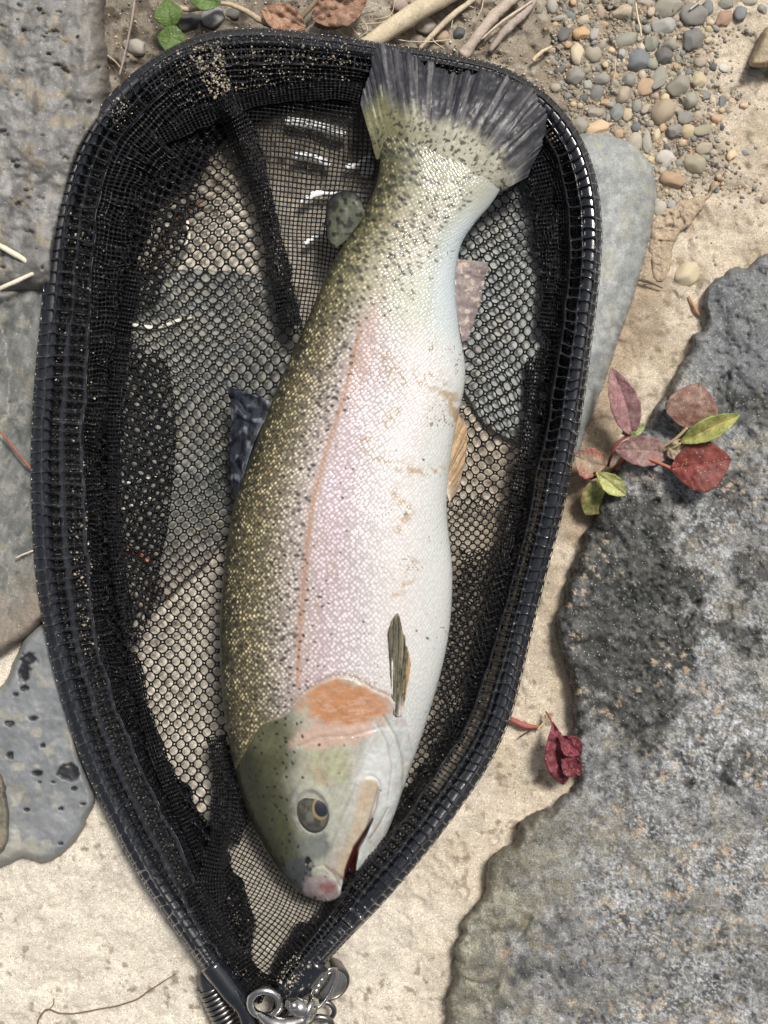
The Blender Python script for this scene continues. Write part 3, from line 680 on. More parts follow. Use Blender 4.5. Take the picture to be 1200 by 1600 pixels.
stick('twig', [(164,84,.006),(180,96,.006),(190,108,.006)], 1.3, (.4,.3,.22), 'tiny brown rootlet at the foot of the slender stem', 'twig')
stick('straw', [(-30,368,.036),(20,396,.036),(68,424,.033)], [4.5,4.5,3.5], (.68,.62,.48), 'pale dry stalk on the left boulder, upper arm of the V', 'straw')
stick('straw', [(-30,464,.034),(20,442,.035),(70,420,.033)], [3.2,3.5,3], (.66,.60,.47), 'pale dry stalk on the left boulder, lower arm of the V', 'straw')
stick('twig', [(-20,652,.026),(12,688,.026),(50,735,.024),(68,748,.020)], [1.5,1.8,1.5], (.33,.11,.07), 'thin red brown stalk on the dark slab at the left edge', 'twig')
stick('straw', [(24,872,.025),(52,860,.025)], 1.2, (.6,.52,.4), 'short pale straw bit on the dark slab beside the rim', 'straw')
stick('root', [(56,1610,.002),(62,1590,.003),(75,1577,.003),(100,1584,.003),(150,1578,.003),(205,1565,.003),(245,1540,.003),(276,1521,.003)], [1.2,1.3,1.5,1.2,1.1,1.2,1,.6], (.16,.11,.075), 'thin dark rootlet lying across the sand at the bottom left', 'root')
stick('root', [(72,1580,.003),(82,1572,.003),(85,1560,.003)], .8, (.18,.12,.08), 'forked tip of the dark rootlet at the bottom left', 'root')
stick('straw', [(993,5,.006),(997,28,.007),(1003,58,.006)], 1.5, (.66,.56,.38), 'upright pale straw beside the cream oblong pebble', 'straw')
stick('straw', [(962,92,.006),(961,110,.006),(958,128,.005)], 1.1, (.55,.47,.33), 'short thin straw left of the slate blue pebble', 'straw')
stick('straw', [(832,95,.006),(846,82,.007),(862,72,.006)], [3.5,3,1.5], (.62,.50,.32), 'short thick straw fragment above the net shoulder', 'straw')
stick('twig', [(846,82,.005),(868,72,.006),(884,90,.005)], .9, (.4,.3,.2), 'fine bent twig beside the short straw fragment', 'twig')
stick('straw', [(1078,15,.006),(1092,4,.007),(1108,-6,.006)], 1.4, (.6,.52,.4), 'pale straw over the flat grey slab pebble at the top edge', 'straw')
stick('twig', [(1076,462,.004),(1084,478,.005),(1092,492,.004)], [1.2,2.6,2.2], (.50,.27,.13), 'orange brown stub below the large pale yellow pebble', 'twig')
stick('twig', [(992,436,.004),(1012,440,.005),(1036,450,.004)], [2.4,2.2,1], (.12,.09,.07), 'dark twig at the foot of the clay clod', 'twig')
for k, (pp, lb) in enumerate([
  ([(560,60),(575,45),(560,20),(590,5)], 'curly pale rootlet nearest the dead leaves'),
  ([(585,30),(600,28),(612,20),(618,0)], 'looped pale rootlet above the thick pale stick'),
  ([(555,38),(600,34),(610,25)], 'straight pale rootlet left of the thick pale stick'),
  ([(705,45),(710,22),(722,8),(740,12)], 'pale rootlet hooked between the sticks'),
  ([(742,38),(752,15),(756,-8)], 'upright pale rootlet left of the weathered sticks'),
  ([(620,62),(660,66),(700,62)], 'flat pale rootlet just above the rim'),
  ([(672,56),(682,68),(694,76)], 'short rootlet under the thin pale stick'),
  ([(540,22),(548,40),(562,58)], 'pale rootlet right of the second dead leaf'),
  ([(505,40),(530,50),(552,62)], 'pale rootlet under the dead leaves')]):
    stick('rootlet', [(a, b_, .006 + .002 * (i % 2)) for i, (a, b_) in enumerate(pp)], .9, (.55, .46, .33), lb, 'root', 5)

# ------------------------------------------------------------------ leaves
def leaf(name, base, tip, width, z0, z1, colfn, label=None, cat='leaf', parent=None, fold=.25, curl=.003, shape=.45, wav=.0012, nu=30, nv=17, seed=0, group=None, mat=None, bend=0):
    bx, by = base; tx, ty = tip; L = math.hypot(tx - bx, ty - by); dx, dy = (tx - bx) / L, (ty - by) / L; nx, ny = -dy, dx
    u = np.linspace(0, 1, nu)[:, None]; v = np.linspace(-1, 1, nv)[None, :]
    prof = (np.sin(np.pi * np.clip(u, 0, 1) ** (math.log(.5) / math.log(shape))) ** .8) * width / 2 + .3
    prof = prof * (1 + .025 * np.sin(u * 31 + seed) + .05 * (vn(u * 9, v * 0 + .5, seed + 60) - .5)); off = v * prof; bd = bend * np.sin(np.pi * u)
    px = bx + dx * u * L + nx * (off + bd); py = by + dy * u * L + ny * (off + bd)
    zz_ = z0 + (z1 - z0) * u + curl * np.sin(np.pi * u) + np.abs(v) * prof * S * fold + wav * (fbm(px / 9, py / 9, seed, 3) - .5) * 2
    vein = np.maximum(ss(.07, .0, np.abs(v) + 0 * u), .8 * ss(.10, .0, np.abs(((u * 8 - np.abs(v) * 1.6) % 1) - .5) * .5 + .0 * v) * (np.abs(v) > .04))
    zz_ = zz_ - .0006 * vein
    c = colfn(u + 0 * v, v + 0 * u, vein, px, py)
    c = c * (.58 + .5 * fbm(px / 7, py / 7, seed + 90, 4, .65))[..., None]; c = mix(c, c.mean(-1, keepdims=True) * np.array([1.1, 1, .8]), .22 * np.ones(c.shape[:2]))
    Vv = W(px, py, zz_); o = mesh_np(name, Vv, grid_faces(nu, nv), mat or M_leaf, col=c)
    so_ = o.modifiers.new('thickness', 'SOLIDIFY'); so_.thickness = .0005; so_.offset = 0
    if parent is not None: adopt(o, parent)
    else: tag(o, label, cat, group)
    if parent is not None and label: o['label'] = label
    return o
def cf(base, edge, vein, edge_w=.35, blot=None, ba=.6, seed=0):
    def f(u, v, vn_, px, py):
        c = mix(np.broadcast_to(np.array(base, float), u.shape + (3,)), edge, ss(1 - edge_w, 1, np.abs(v)))
        if blot is not None: c = mix(c, blot, ss(.48, .62, fbm(px / 12, py / 12, seed + 3, 3)) * ba)
        return mix(c, vein, vn_ * .55)
    return f
plant = empty('seedling', W(985, 715, .004), 'red and green leafed seedling sprouting between net and big boulder', 'plant')
leaf('leaf', (988,680), (955,574), 46, .024, .036, cf((.38,.17,.19),(.30,.12,.13),(.45,.28,.26),blot=(.45,.26,.25)), 'mauve pink pointed leaf', parent=plant, shape=.42, fold=.5, seed=1, bend=4)
leaf('leaf', (1074,670), (1092,598), 84, .036, .040, cf((.26,.12,.09),(.22,.08,.07),(.34,.2,.15),blot=(.36,.25,.18)), 'brownish red sandy leaf', parent=plant, shape=.4, seed=2, fold=.15)
leaf('leaf', (1062,692), (1156,648), 34, .040, .046, cf((.42,.42,.10),(.30,.40,.06),(.52,.30,.22),edge_w=.5), 'yellow green leaf folded along its pink midrib', parent=plant, shape=.5, fold=1.1, seed=3)
leaf('leaf', (1047,732), (1142,718), 82, .036, .042, cf((.26,.035,.03),(.24,.05,.035),(.36,.11,.08),blot=(.20,.045,.04),ba=.7), 'large round bright red leaf', parent=plant, shape=.52, seed=4, fold=.12, bend=4)
leaf('leaf', (1052,708), (960,702), 48, .028, .026, cf((.27,.12,.12),(.24,.10,.10),(.38,.22,.2),blot=(.38,.27,.23)), 'dull mauve leaf lying flat', parent=plant, shape=.5, seed=5)
leaf('leaf', (946,728), (898,712), 50, .018, .022, cf((.34,.24,.15),(.42,.10,.08),(.45,.3,.2),edge_w=.8,blot=(.40,.32,.22)), 'small tan leaf with red edge', parent=plant, shape=.5, seed=6, bend=-4)
leaf('leaf', (931,737), (978,774), 30, .026, .028, cf((.48,.48,.16),(.38,.44,.08),(.30,.36,.10)), 'yellow green ribbed leaf', parent=plant, shape=.55, seed=7, fold=.6)
leaf('leaf', (955,745), (914,804), 50, .016, .012, cf((.30,.27,.07),(.26,.14,.06),(.22,.28,.07),blot=(.20,.26,.06)), 'olive and brown leaf', parent=plant, shape=.55, seed=8)
leaf('leaf', (1000,712), (1012,756), 46, .022, .014, cf((.30,.14,.11),(.3,.1,.09),(.2,.24,.07),blot=(.16,.24,.06)), 'small pink and green leaf', parent=plant, shape=.5, seed=9)
leaf('leaf', (1018,722), (1046,748), 36, .022, .016, cf((.28,.11,.12),(.24,.09,.1),(.36,.2,.2)), 'small mauve leaf below the stem', parent=plant, shape=.5, seed=10)
leaf('leaf', (972,678), (1008,664), 24, .020, .024, cf((.26,.34,.10),(.30,.38,.12),(.4,.42,.2)), 'small green leaf', parent=plant, shape=.5, seed=11)
leaf('leaf', (1042,712), (1082,694), 34, .034, .036, cf((.46,.33,.22),(.4,.26,.18),(.55,.42,.3)), 'withered tan leaf', parent=plant, shape=.5, seed=12, wav=.003)
for pp, rr, cc in [([(950,728,.006),(955,712,.014),(965,692,.020),(986,678,.024)], 2.3, (.34,.09,.09)), ([(960,735,.006),(1000,722,.018),(1030,702,.028),(1055,686,.034),(1074,668,.037)], 2.4, (.46,.33,.18)),
                   ([(955,735,.006),(985,712,.022),(1010,716,.030),(1048,731,.036)], 2.6, (.42,.14,.09)), ([(945,745,.006),(935,740,.018),(931,736,.026)], 1.8, (.3,.2,.08)), ([(1030,706,.026),(1050,700,.036),(1064,692,.040)], 2, (.5,.42,.2)),
                   ([(962,735,.006),(940,742,.012),(922,748,.010)], 2.2, (.12,.06,.05))]:
    stick('stem', pp, rr, cc, None, None, 7, .05, parent=plant, wob=0)
rl = empty('fallen_leaf', W(880, 1180, .01), 'dark crimson crumpled leaf between the net and the big boulder', 'leaf')
leaf('leaf_blade', (864,1128), (880,1226), 44, .022, .016, cf((.22,.03,.05),(.17,.02,.04),(.32,.07,.09),blot=(.30,.05,.08)), parent=rl, shape=.6, seed=21, wav=.004, fold=.5)
leaf('leaf_blade', (872,1150), (908,1178), 34, .026, .022, cf((.24,.03,.055),(.17,.02,.04),(.32,.07,.09)), parent=rl, shape=.6, seed=22, wav=.004, fold=.6)
leaf('leaf_blade', (876,1180), (906,1212), 32, .024, .018, cf((.21,.03,.05),(.17,.02,.04),(.3,.07,.09)), parent=rl, shape=.6, seed=23, wav=.004, fold=.6)
stick('stem', [(853,1112,.008),(860,1124,.014),(866,1140,.02)], 1.3, (.33,.07,.07), None, None, 6, .05, parent=rl, wob=0)
stick('twig', [(798,1124,.006),(820,1134,.006),(846,1136,.005)], [4,4.5,2], (.36,.11,.09), 'red stalk lying on sand left of the crimson leaf', 'twig')
stick('twig', [(812,1152,.004),(828,1142,.005),(848,1132,.005)], 1.2, (.10,.05,.04), 'thin dark stalk under the red stalk on the sand', 'twig')
stick('twig', [(840,1140,.006),(850,1128,.007),(852,1116,.007)], 1.6, (.55,.45,.25), 'short straw coloured bit beside the crimson leaf', 'twig')
# green seed leaves and dead leaves at the top
G1 = cf((.11,.20,.035),(.12,.21,.04),(.15,.25,.06), edge_w=.3)
leaf('leaf', (268,44), (258,0), 44, .016, .018, G1, 'round bright green leaf, upper one beside the slender stem', shape=.5, seed=31, fold=.02, wav=.0003)
leaf('leaf', (290,66), (246,56), 42, .016, .016, G1, 'round bright green leaf, lower one tucked behind the rim', shape=.5, seed=32, fold=.02, wav=.0003)
leaf('leaf', (345,4), (296,-2), 30, .018, .02, G1, 'round green leaf cut by the top edge above the twig', shape=.5, seed=33, fold=.02, wav=.0003)
DL = cf((.42,.22,.13),(.33,.16,.09),(.55,.34,.22), edge_w=.5, blot=(.30,.15,.09))
leaf('dead_leaf', (478,44), (408,14), 46, .010, .016, DL, 'curled light brown dead leaf left of the dark stalk', shape=.5, seed=34, wav=.003, fold=.3)
leaf('dead_leaf', (486,30), (574,-6), 62, .012, .016, cf((.38,.20,.12),(.28,.13,.08),(.5,.32,.22), blot=(.22,.11,.07)), 'large folded brown dead leaf at the top edge', shape=.5, seed=35, wav=.004, fold=.5)
leaf('dead_leaf', (490,40), (560,20), 30, .008, .010, cf((.45,.27,.17),(.3,.15,.09),(.5,.32,.22)), 'pale brown leaf scrap below the large dead leaf', shape=.5, seed=36, wav=.004)

# ------------------------------------------------------------------ the landing net
net = empty('landing_net', W(560, 800, 0), 'black rubber mesh landing net holding the trout', 'landing net')
def ring_cells(C, corners_fn, nper, k, rise, mapf, lip=True):
    """C: list of cell polygons (m, nper, 2) in lattice space with centres; build strand rings with a ridge on the cell edge and a hole"""
    pass
class Net:
    def __init__(s): s.V = []; s.F = []; s.n = 0
    def cells(s, B, cen, k, mapf, ridge, rnd=.5, floor=-.0006):
        """B (m,q,2) boundary in lattice coords, cen (m,2). ring 0 = boundary (raised), ring 1 = mid, ring 2 = hole edge (low)"""
        m, q, _ = B.shape; D = B - cen[:, None, :]
        Rm = np.linalg.norm(D, axis=2, keepdims=True); Rmin = Rm.min(1, keepdims=True)
        Dr = D / (Rm + 1e-12) * (Rm * (1 - rnd) + Rmin * rnd)
        kk = np.broadcast_to(np.asarray(k, float).reshape(-1, 1, 1) if np.ndim(k) else k, (m, 1, 1))
        rings = [(B, ridge), (cen[:, None] + D * (.5) + Dr * kk * .5, ridge * .55), (cen[:, None] + Dr * kk, floor)]
        P = []
        for R_, dz in rings:
            x, y, z = mapf(R_[..., 0], R_[..., 1]); P.append(W(x, y, z + dz))
        P = np.stack(P, 1).reshape(m, 3 * q, 3)
        i = np.arange(q); j = (i + 1) % q
        f = np.concatenate([np.stack([i, j, j + q, i + q], 1), np.stack([i + q, j + q, j + 2 * q, i + 2 * q], 1)])
        s.F.append((f[None] + (np.arange(m) * 3 * q)[:, None, None] + s.n).reshape(-1, 4)); s.V.append(P.reshape(-1, 3)); s.n += m * 3 * q
    def sheet(s, X, Y, Z):
        nr, nc = X.shape; s.V.append(W(X, Y, Z).reshape(-1, 3)); s.F.append(grid_faces(nr, nc) + s.n); s.n += nr * nc
    def build(s, name, mat, stuff=True, label=None):
        o = mesh_np(name, np.concatenate(s.V), np.concatenate(s.F), mat); adopt(o, net)
        if stuff: o['kind'] = 'stuff'
        if label: o['label'] = label
        return o
def rect_boundary(i0, i1, j0, j1, q=4):
    """arrays of rectangles -> (m,4q,2)"""
    t = np.arange(q) / q; m = len(i0); o = []
    for (ax, ay, bx, by) in ((i0, j0, i1, j0), (i1, j0, i1, j1), (i1, j1, i0, j1), (i0, j1, i0, j0)):
        o.append(np.stack([ax[:, None] + (bx - ax)[:, None] * t, ay[:, None] + (by - ay)[:, None] * t], -1))
    return np.concatenate(o, 1)
# frame tube
ss_ = np.linspace(0, PL, 420); ox, oy, nx, ny, rz, w1, w2 = path_at(ss_)
tp = W(ox + nx * (TR + 2.5), oy + ny * (TR + 2.5), rz); tv, tf, tf2 = tube(tp, TR * S, 16)
o = mesh_np('hoop', tv, tf, M_rim, F2=tf2); adopt(o, net)
# sleeve
def strip(netobj, s0, s1, ds, breaks, k, ridge, jit=.0, rnd=.35, lift=0):
    ns = int((s1 - s0) / ds); e = s0 + np.arange(ns + 1) * (s1 - s0) / ns
    for a, b_ in zip(breaks[:-1], breaks[1:]):
        i0, i1 = e[:-1], e[1:]; j0 = np.full(ns, a); j1 = np.full(ns, b_)
        B = rect_boundary(i0, i1, j0, j1); cen = np.stack([(i0 + i1) / 2, (j0 + j1) / 2], 1)
        # work in a squarish space so that holes are round-cornered rectangles
        w = float(np.mean(path_at((i0 + i1) / 2)[5])); sc = np.array([1, w]); jt = (rng.random(ns + 1) - .5) * ds * .18; i0 = i0 + jt[:-1]; i1 = i1 + jt[1:]; B = rect_boundary(i0, i1, j0, j1)
        kk = k * (1 + (rng.random(ns) - .5) * jit)
        netobj.cells(B * sc, cen * sc, kk, lambda x, y: sleeve_pt(x, y / w, lift), ridge, rnd)
def s_of(px, py): return seg[np.argmin((OUT[:, 0] - px) ** 2 + (OUT[:, 1] - py) ** 2)]
sA = s_of(300, 1492); sB = s_of(205, 112); sC = s_of(850, 143); sD = s_of(556, 1456)
sl1 = Net()
strip(sl1, 4, sA, 8, [0, .25, .5, .75, 1], .68, .0007)
q1 = s_of(62, 500); q2 = s_of(150, 172)
strip(sl1, sA, q1, 17, [0, .2, .60, 1.0], .83, .0016, .14)
strip(sl1, q1, sB, 18, [0, .30, .66, 1.0], .83, .0016, .14)
strip(sl1, sB, sC, 9.5, [0, .2, .4, .6, .8, 1], .66, .0009, .25)
strip(sl1, sC, sD, 17, [0, .18, .62, 1.0], .83, .0016, .12)
strip(sl1, sD, PL - 4, 8, [0, .25, .5, .75, 1], .68, .0007)
sl1.build('sleeve_netting', M_slv)
lin = Net()
def mpl(x, y):
    ox, oy, nx, ny, rz, w1, w2 = path_at(x); dd = 1.55 * TR + (w1 - 1.45 * TR) * y / 40.0
    return ox + nx * dd, oy + ny * dd, rz - .0015 - .003 * y / 40.0 + (vn(x / 9, y / 9, 77) - .5) * .002
nsl = int(PL / 8); I, J = np.meshgrid(np.arange(nsl), np.arange(6)); I = I.ravel(); J = J.ravel()
B = rect_boundary(I * PL / nsl, (I + 1) * PL / nsl, J * 40 / 6, (J + 1) * 40 / 6, 3)
lk = np.where((I * PL / nsl > s_of(925, 260)) & (I * PL / nsl < s_of(720, 1262)) & (J >= 3), .88, .42)
lin.cells(B, np.stack([(I + .5) * PL / nsl, (J + .5) * 40 / 6], 1), lk, mpl, .0005, .4)
lin.build('sleeve_lining', M_net)
# cord running along the seam between sleeve and bag, whipped at each end
for tt_, rr_ in ((1.02, 1.5),):
    x, y, zz_ = sleeve_pt(ss_, tt_); a, b_, c_ = tube(W(x, y, zz_ + .0003 + (vn(ss_ / 7, 0 * ss_, 2) - .5) * .003 - .0004), rr_ * S, 6); o = mesh_np('seam_cord', a, b_, M_net, F2=c_); adopt(o, net)
# steep wall of the bag
wall = Net()
for layer in range(3):
    def mp(x, y, layer=layer):
        X, Y, Z = sleeve_pt(x, 1 + y / 60.0); return X + layer * 2.5, Y + layer * 2, Z - .0022 * layer
    ds = (8.0, 10.0, 7.0)[layer]; ns = int(PL / ds); nt = (10, 8, 11)[layer]
    I, J = np.meshgrid(np.arange(ns), np.arange(nt)); I = I.ravel(); J = J.ravel()
    i0 = I * PL / ns + (J % 2) * 0; i1 = (I + 1) * PL / ns; j0 = J * 60 / nt; j1 = (J + 1) * 60 / nt
    B = rect_boundary(i0, i1, j0, j1, 3); cen = np.stack([(i0 + i1) / 2, (j0 + j1) / 2], 1)
    wall.cells(B, cen, (.56, .6, .54)[layer], mp, .0006, .4)
wall.build('wall_netting', M_net)

# bag floor netting
def floor_z(px, py):
    d1 = sdf(px, py, inner_poly); d2 = -sdf(px, py, FISH_POLY)
    z = .0080 + .006 * np.exp(-np.clip(d1, 0, 400) / 26) + .011 * np.exp(-np.clip(d2, 0, 400) / 20)
    z += (fbm(px / 55, py / 85, 151, 3) - .5) * .007 + np.clip(ridg(px / 70 + py / 400, py / 260, 153, 2) - .72, 0, 1) * .022 + (fbm(px / 16, py / 40, 152, 2) - .5) * .0016
    # bunched ridges
    r1 = dline(px, py, RIDGE1); z += .012 * np.exp(-(r1 / 15) ** 2)
    r2 = dline(px, py, RIDGE2); z += .010 * np.exp(-(r2 / 14) ** 2)
    return z
RIDGE1 = [(345,150),(378,210),(405,290),(425,370),(440,440),(455,510)]
RIDGE2 = [(338,1150),(352,1230),(345,1300),(330,1380),(345,1460),(365,1500)]
def octo(i, j, a):
    """octagon boundary (12 pts) round lattice points; corner cuts a"""
    b_ = .5 - a
    p = np.array([(-b_, -.5), (0, -.5), (b_, -.5), (.5, -b_), (.5, 0), (.5, b_), (b_, .5), (0, .5), (-b_, .5), (-.5, b_), (-.5, 0), (-.5, -b_)])
    return np.stack([i, j], -1)[:, None, :] + p[None], np.stack([i, j], -1)
def diam(i, j, a):
    p = np.array([(-a, 0), (0, -a), (a, 0), (0, a)]); c = np.stack([i + .5, j + .5], -1)
    return c[:, None] + p[None], c
def lay(netobj, region, pitch, rot, origin, warp_amp, warp_len, seed, k, a, ridge, mapz=floor_z, square=False, aniso=1.0, shear=0.0):
    cr, sr = math.cos(rot), math.sin(rot)
    def mp(x, y):
        X = x * pitch; Y = y * pitch * aniso; px = origin[0] + X * cr - Y * sr; py = origin[1] + X * sr + Y * cr
        qx = px + (fbm(px / warp_len, py / (warp_len * 1.5), seed, 2) - .5) * warp_amp * 2 + shear * (py - origin[1])
        qy = py + (fbm(px / (warp_len * 1.3), py / warp_len, seed + 7, 2) - .5) * warp_amp * 2
        return qx, qy, mapz(qx, qy)
    n_ = int(1500 / pitch); I, J = np.meshgrid(np.arange(-n_, n_), np.arange(-n_, n_)); I = I.ravel().astype(float); J = J.ravel().astype(float)
    X = I * pitch; Y = J * pitch * aniso; px = origin[0] + X * cr - Y * sr; py = origin[1] + X * sr + Y * cr
    bb = (px > 0) & (px < 1000) & (py > 0) & (py < 1600); I = I[bb]; J = J[bb]
    qx, qy, _ = mp(I, J) if mapz is not None else (px[bb], py[bb], 0)
    keep = region(qx, qy); I = I[keep]; J = J[keep]
    if square:
        B = rect_boundary(I - .5, I + .5, J - .5, J + .5, 2); netobj.cells(B, np.stack([I, J], -1), k, mp, ridge, .35, -.0003)
    else:
        B, c0 = octo(I, J, a); netobj.cells(B, c0, k, mp, ridge, .8); B, c0 = diam(I, J, a); netobj.cells(B, c0, .55, mp, ridge, .3, ridge * .3)
INP = inner_poly
def in_bag(x, y, m=-16): return (sdf(x, y, INP) > m) & (-sdf(x, y, FISH_POLY) > -26)
FINE1 = np.array([(385,165),(480,130),(620,125),(640,300),(560,420),(500,520),(462,512),(445,430),(428,360),(408,280)], float)
FINE2 = np.array([(350,1235),(395,1250),(470,1380),(560,1400),(545,1440),(470,1500),(440,1545),(400,1540),(385,1470),(345,1420),(340,1300)], float)
f1 = lambda x, y: sdf(x, y, FINE1); f2 = lambda x, y: sdf(x, y, FINE2)
bag = Net()
lay(bag, lambda x, y: in_bag(x, y) & (x < 560) & (y < 1420) & (f1(x, y) < 4) & (f2(x, y) < 4), 14.6, math.radians(47), (300, 700), 17, 120, 161, .88, .19, .0005)
lay(bag, lambda x, y: in_bag(x, y) & (x >= 560) & (y > 240) & (f1(x, y) < 0) & (y < 790 + .0 * x), 14.8, math.radians(52), (780, 500), 17, 110, 171, .88, .19, .0005)
lay(bag, lambda x, y: in_bag(x, y) & (x >= 560) & (y >= 780), 10.4, math.radians(40), (760, 1000), 12, 110, 181, .82, .18, .0004, aniso=1.05)
bag.build('bag_netting', M_net)
fine = Net()
lay(fine, lambda x, y: (f1(x, y) > -8), 6.8, math.radians(6), (480, 300), 12, 110, 191, .74, 0, .0003, square=True)
lay(fine, lambda x, y: (f2(x, y) > -8), 6.4, math.radians(32), (430, 1380), 16, 90, 201, .78, 0, .0003, square=True)
fine.build('fine_netting', M_net)
# bunched seams: several crumpled layers of the same netting on the ridges
bn = Net()
def bunch(line, width, n_l, seed):
    P = resample(catmull(line, 8), 90); L = np.r_[0, np.cumsum(np.linalg.norm(np.diff(P, axis=0), axis=1))]
    T = np.gradient(P, axis=0); T /= np.linalg.norm(T, axis=1)[:, None]; Nn = np.stack([-T[:, 1], T[:, 0]], 1)
    for l in range(n_l):
        def mp(x, y, l=l):
            a = np.clip(x, 0, L[-1]); px = np.interp(a, L, P[:, 0]); py = np.interp(a, L, P[:, 1]); nx_ = np.interp(a, L, Nn[:, 0]); ny_ = np.interp(a, L, Nn[:, 1])
            wv = (fbm(a / 18, y / 9, seed + l, 3) - .5); yy = y * (1 + wv * .5) * (.75 + .5 * vn(a / 40, 0 * a, seed))
            X = px + nx_ * yy; Y = py + ny_ * yy
            return X, Y, floor_z(X, Y) + .001 + l * .0012 + wv * .006 * (1 - np.abs(y) / width)
        pit = 6.5; I, J = np.meshgrid(np.arange(int(L[-1] / pit)), np.arange(int(-width / pit * 1.6), int(width / pit * 1.6) + 1)); I = I.ravel() * pit + 3; J = J.ravel() * pit * .62
        B = rect_boundary(I - pit / 2, I + pit / 2, J - pit * .31, J + pit * .31, 2); bn.cells(B, np.stack([I, J], -1), .55, mp, .0006, .4)
bunch(RIDGE1, 17, 3, 300); bunch(RIDGE2, 18, 3, 310)
bunch([(180,260),(250,215),(330,175),(420,150),(520,140),(575,150)], 15, 2, 320)
bunch([(840,240),(860,330),(868,430),(862,520)], 24, 3, 330)
bunch([(300,1390),(345,1470),(385,1530),(420,1548)], 22, 3, 340)
bunch([(385,1250),(360,1320)], 12, 2, 350)
bunch([(258,560),(272,650),(268,760),(250,870),(232,960)], 4, 1, 360); bunch([(835,560),(822,680),(800,800),(775,930),(740,1060)], 9, 2, 370)
bunch([(212,420),(188,560),(178,700),(182,860),(205,1010)], 9, 3, 380); bunch([(866,300),(880,420),(872,560),(850,700)], 10, 2, 390)
bunch([(205,1020),(232,1130),(270,1240),(318,1345)], 10, 3, 400)
bn.build('bunched_netting', M_net)
DARK = np.array([(190,520),(252,560),(268,680),(262,800),(242,960),(205,1015),(172,860),(172,680)], float); DARK2 = np.array([(825,270),(880,330),(885,520),(850,640),(868,520),(845,400)], float)
DARK3 = np.array([(215,300),(330,215),(300,330),(250,470),(205,500)], float); DARK4 = np.array([(720,860),(800,860),(780,1000),(720,1130),(650,1230),(690,1080)], float)
over = Net(); fz2 = lambda a, b_: floor_z(a, b_) + .0022 + .002 * vn(a / 30, b_ / 30, 411)
lay(over, lambda x, y: np.maximum(np.maximum(sdf(x, y, DARK), sdf(x, y, DARK3)), sdf(x, y, DARK2)) + (fbm(x / 30, y / 30, 412) - .5) * 24 > 0, 11.5, math.radians(20), (300, 700), 14, 90, 413, .72, .19, .0006, mapz=fz2)
lay(over, lambda x, y: (sdf(x, y, DARK4) + (fbm(x / 30, y / 30, 414) - .5) * 24 > 0) & (-sdf(x, y, FISH_POLY) > -10), 9, math.radians(70), (760, 1000), 12, 90, 415, .72, .18, .0004, mapz=fz2)
over.build('folded_netting', M_net)

# ------------------------------------------------------------------ hoop ferrules and hardware at the bottom
def part_tube(name, pts, r, mat, sides=12, sp=True):
    P = catmull([(a, b_, c_ * 1000) for a, b_, c_ in pts], 8) if sp else np.array([(a, b_, c_ * 1000) for a, b_, c_ in pts], float)
    a, b_, c_ = tube(W(P[:, 0], P[:, 1], P[:, 2] / 1000), np.array(r) * S if not hasattr(r, '__len__') else np.interp(np.linspace(0, 1, len(P)), np.linspace(0, 1, len(r)), r) * S, sides)
    o = mesh_np(name, a, b_, mat, F2=c_); adopt(o, net); return o
part_tube('hoop_end', [(330,1505,.022),(362,1548,.022),(385,1580,.022),(398,1640,.022)], [19,18,15,14], M_rim)
part_tube('hoop_end', [(500,1500,.030),(465,1545,.026),(440,1580,.024),(425,1640,.022)], [19,18,16,15], M_rim)
part_tube('handle', [(395,1605,.020),(412,1660,.020),(412,1900,.020),(412,2300,.020)], [20,30,32,30], M_rub, 20)
# spring coil with sheath
def helix(c0, c1, R, r, turns, mat, name, par, z0, z1):
    t = np.linspace(0, 1, int(turns * 16)); ax = W(c0[0], c0[1], z0); bx = W(c1[0], c1[1], z1); d_ = (bx - ax); Ld = np.linalg.norm(d_); d_ /= Ld
    a = np.cross(d_, [0, 0, 1]); a /= np.linalg.norm(a); b_ = np.cross(d_, a); ph = t * turns * 2 * math.pi
    P = ax + np.outer(t * Ld, d_) + np.outer(np.cos(ph) * R * S, a) + np.outer(np.sin(ph) * R * S, b_)
    v, f, f2 = tube(P, r * S, 7); o = mesh_np(name, v, f, mat, F2=f2)
    return adopt(o, par) if par else o
sp = empty('spring_tether', W(345, 1570, .008), 'dark sleeved steel coil spring beside the left end of the hoop', 'spring')
helix((328,1538), (372,1632), 19, 3.4, 13, M_dsteel, 'coil', sp, .012, .012)
v, f, f2 = tube(W(np.array([322, 326, 331, 336]), np.array([1502, 1518, 1532, 1546]), np.array([.010, .012, .012, .012])), np.array([8, 18, 21, 21]) * S, 14); adopt(mesh_np('sheath', v, f, M_rub, F2=f2), sp)
v, f, f2 = tube(W(np.array([330, 350, 375, 400]), np.array([1540, 1580, 1630, 1700]), np.array([.012] * 4)), np.array([13] * 4) * S, 10); adopt(mesh_np('core', v, f, M_rub, F2=f2), sp)
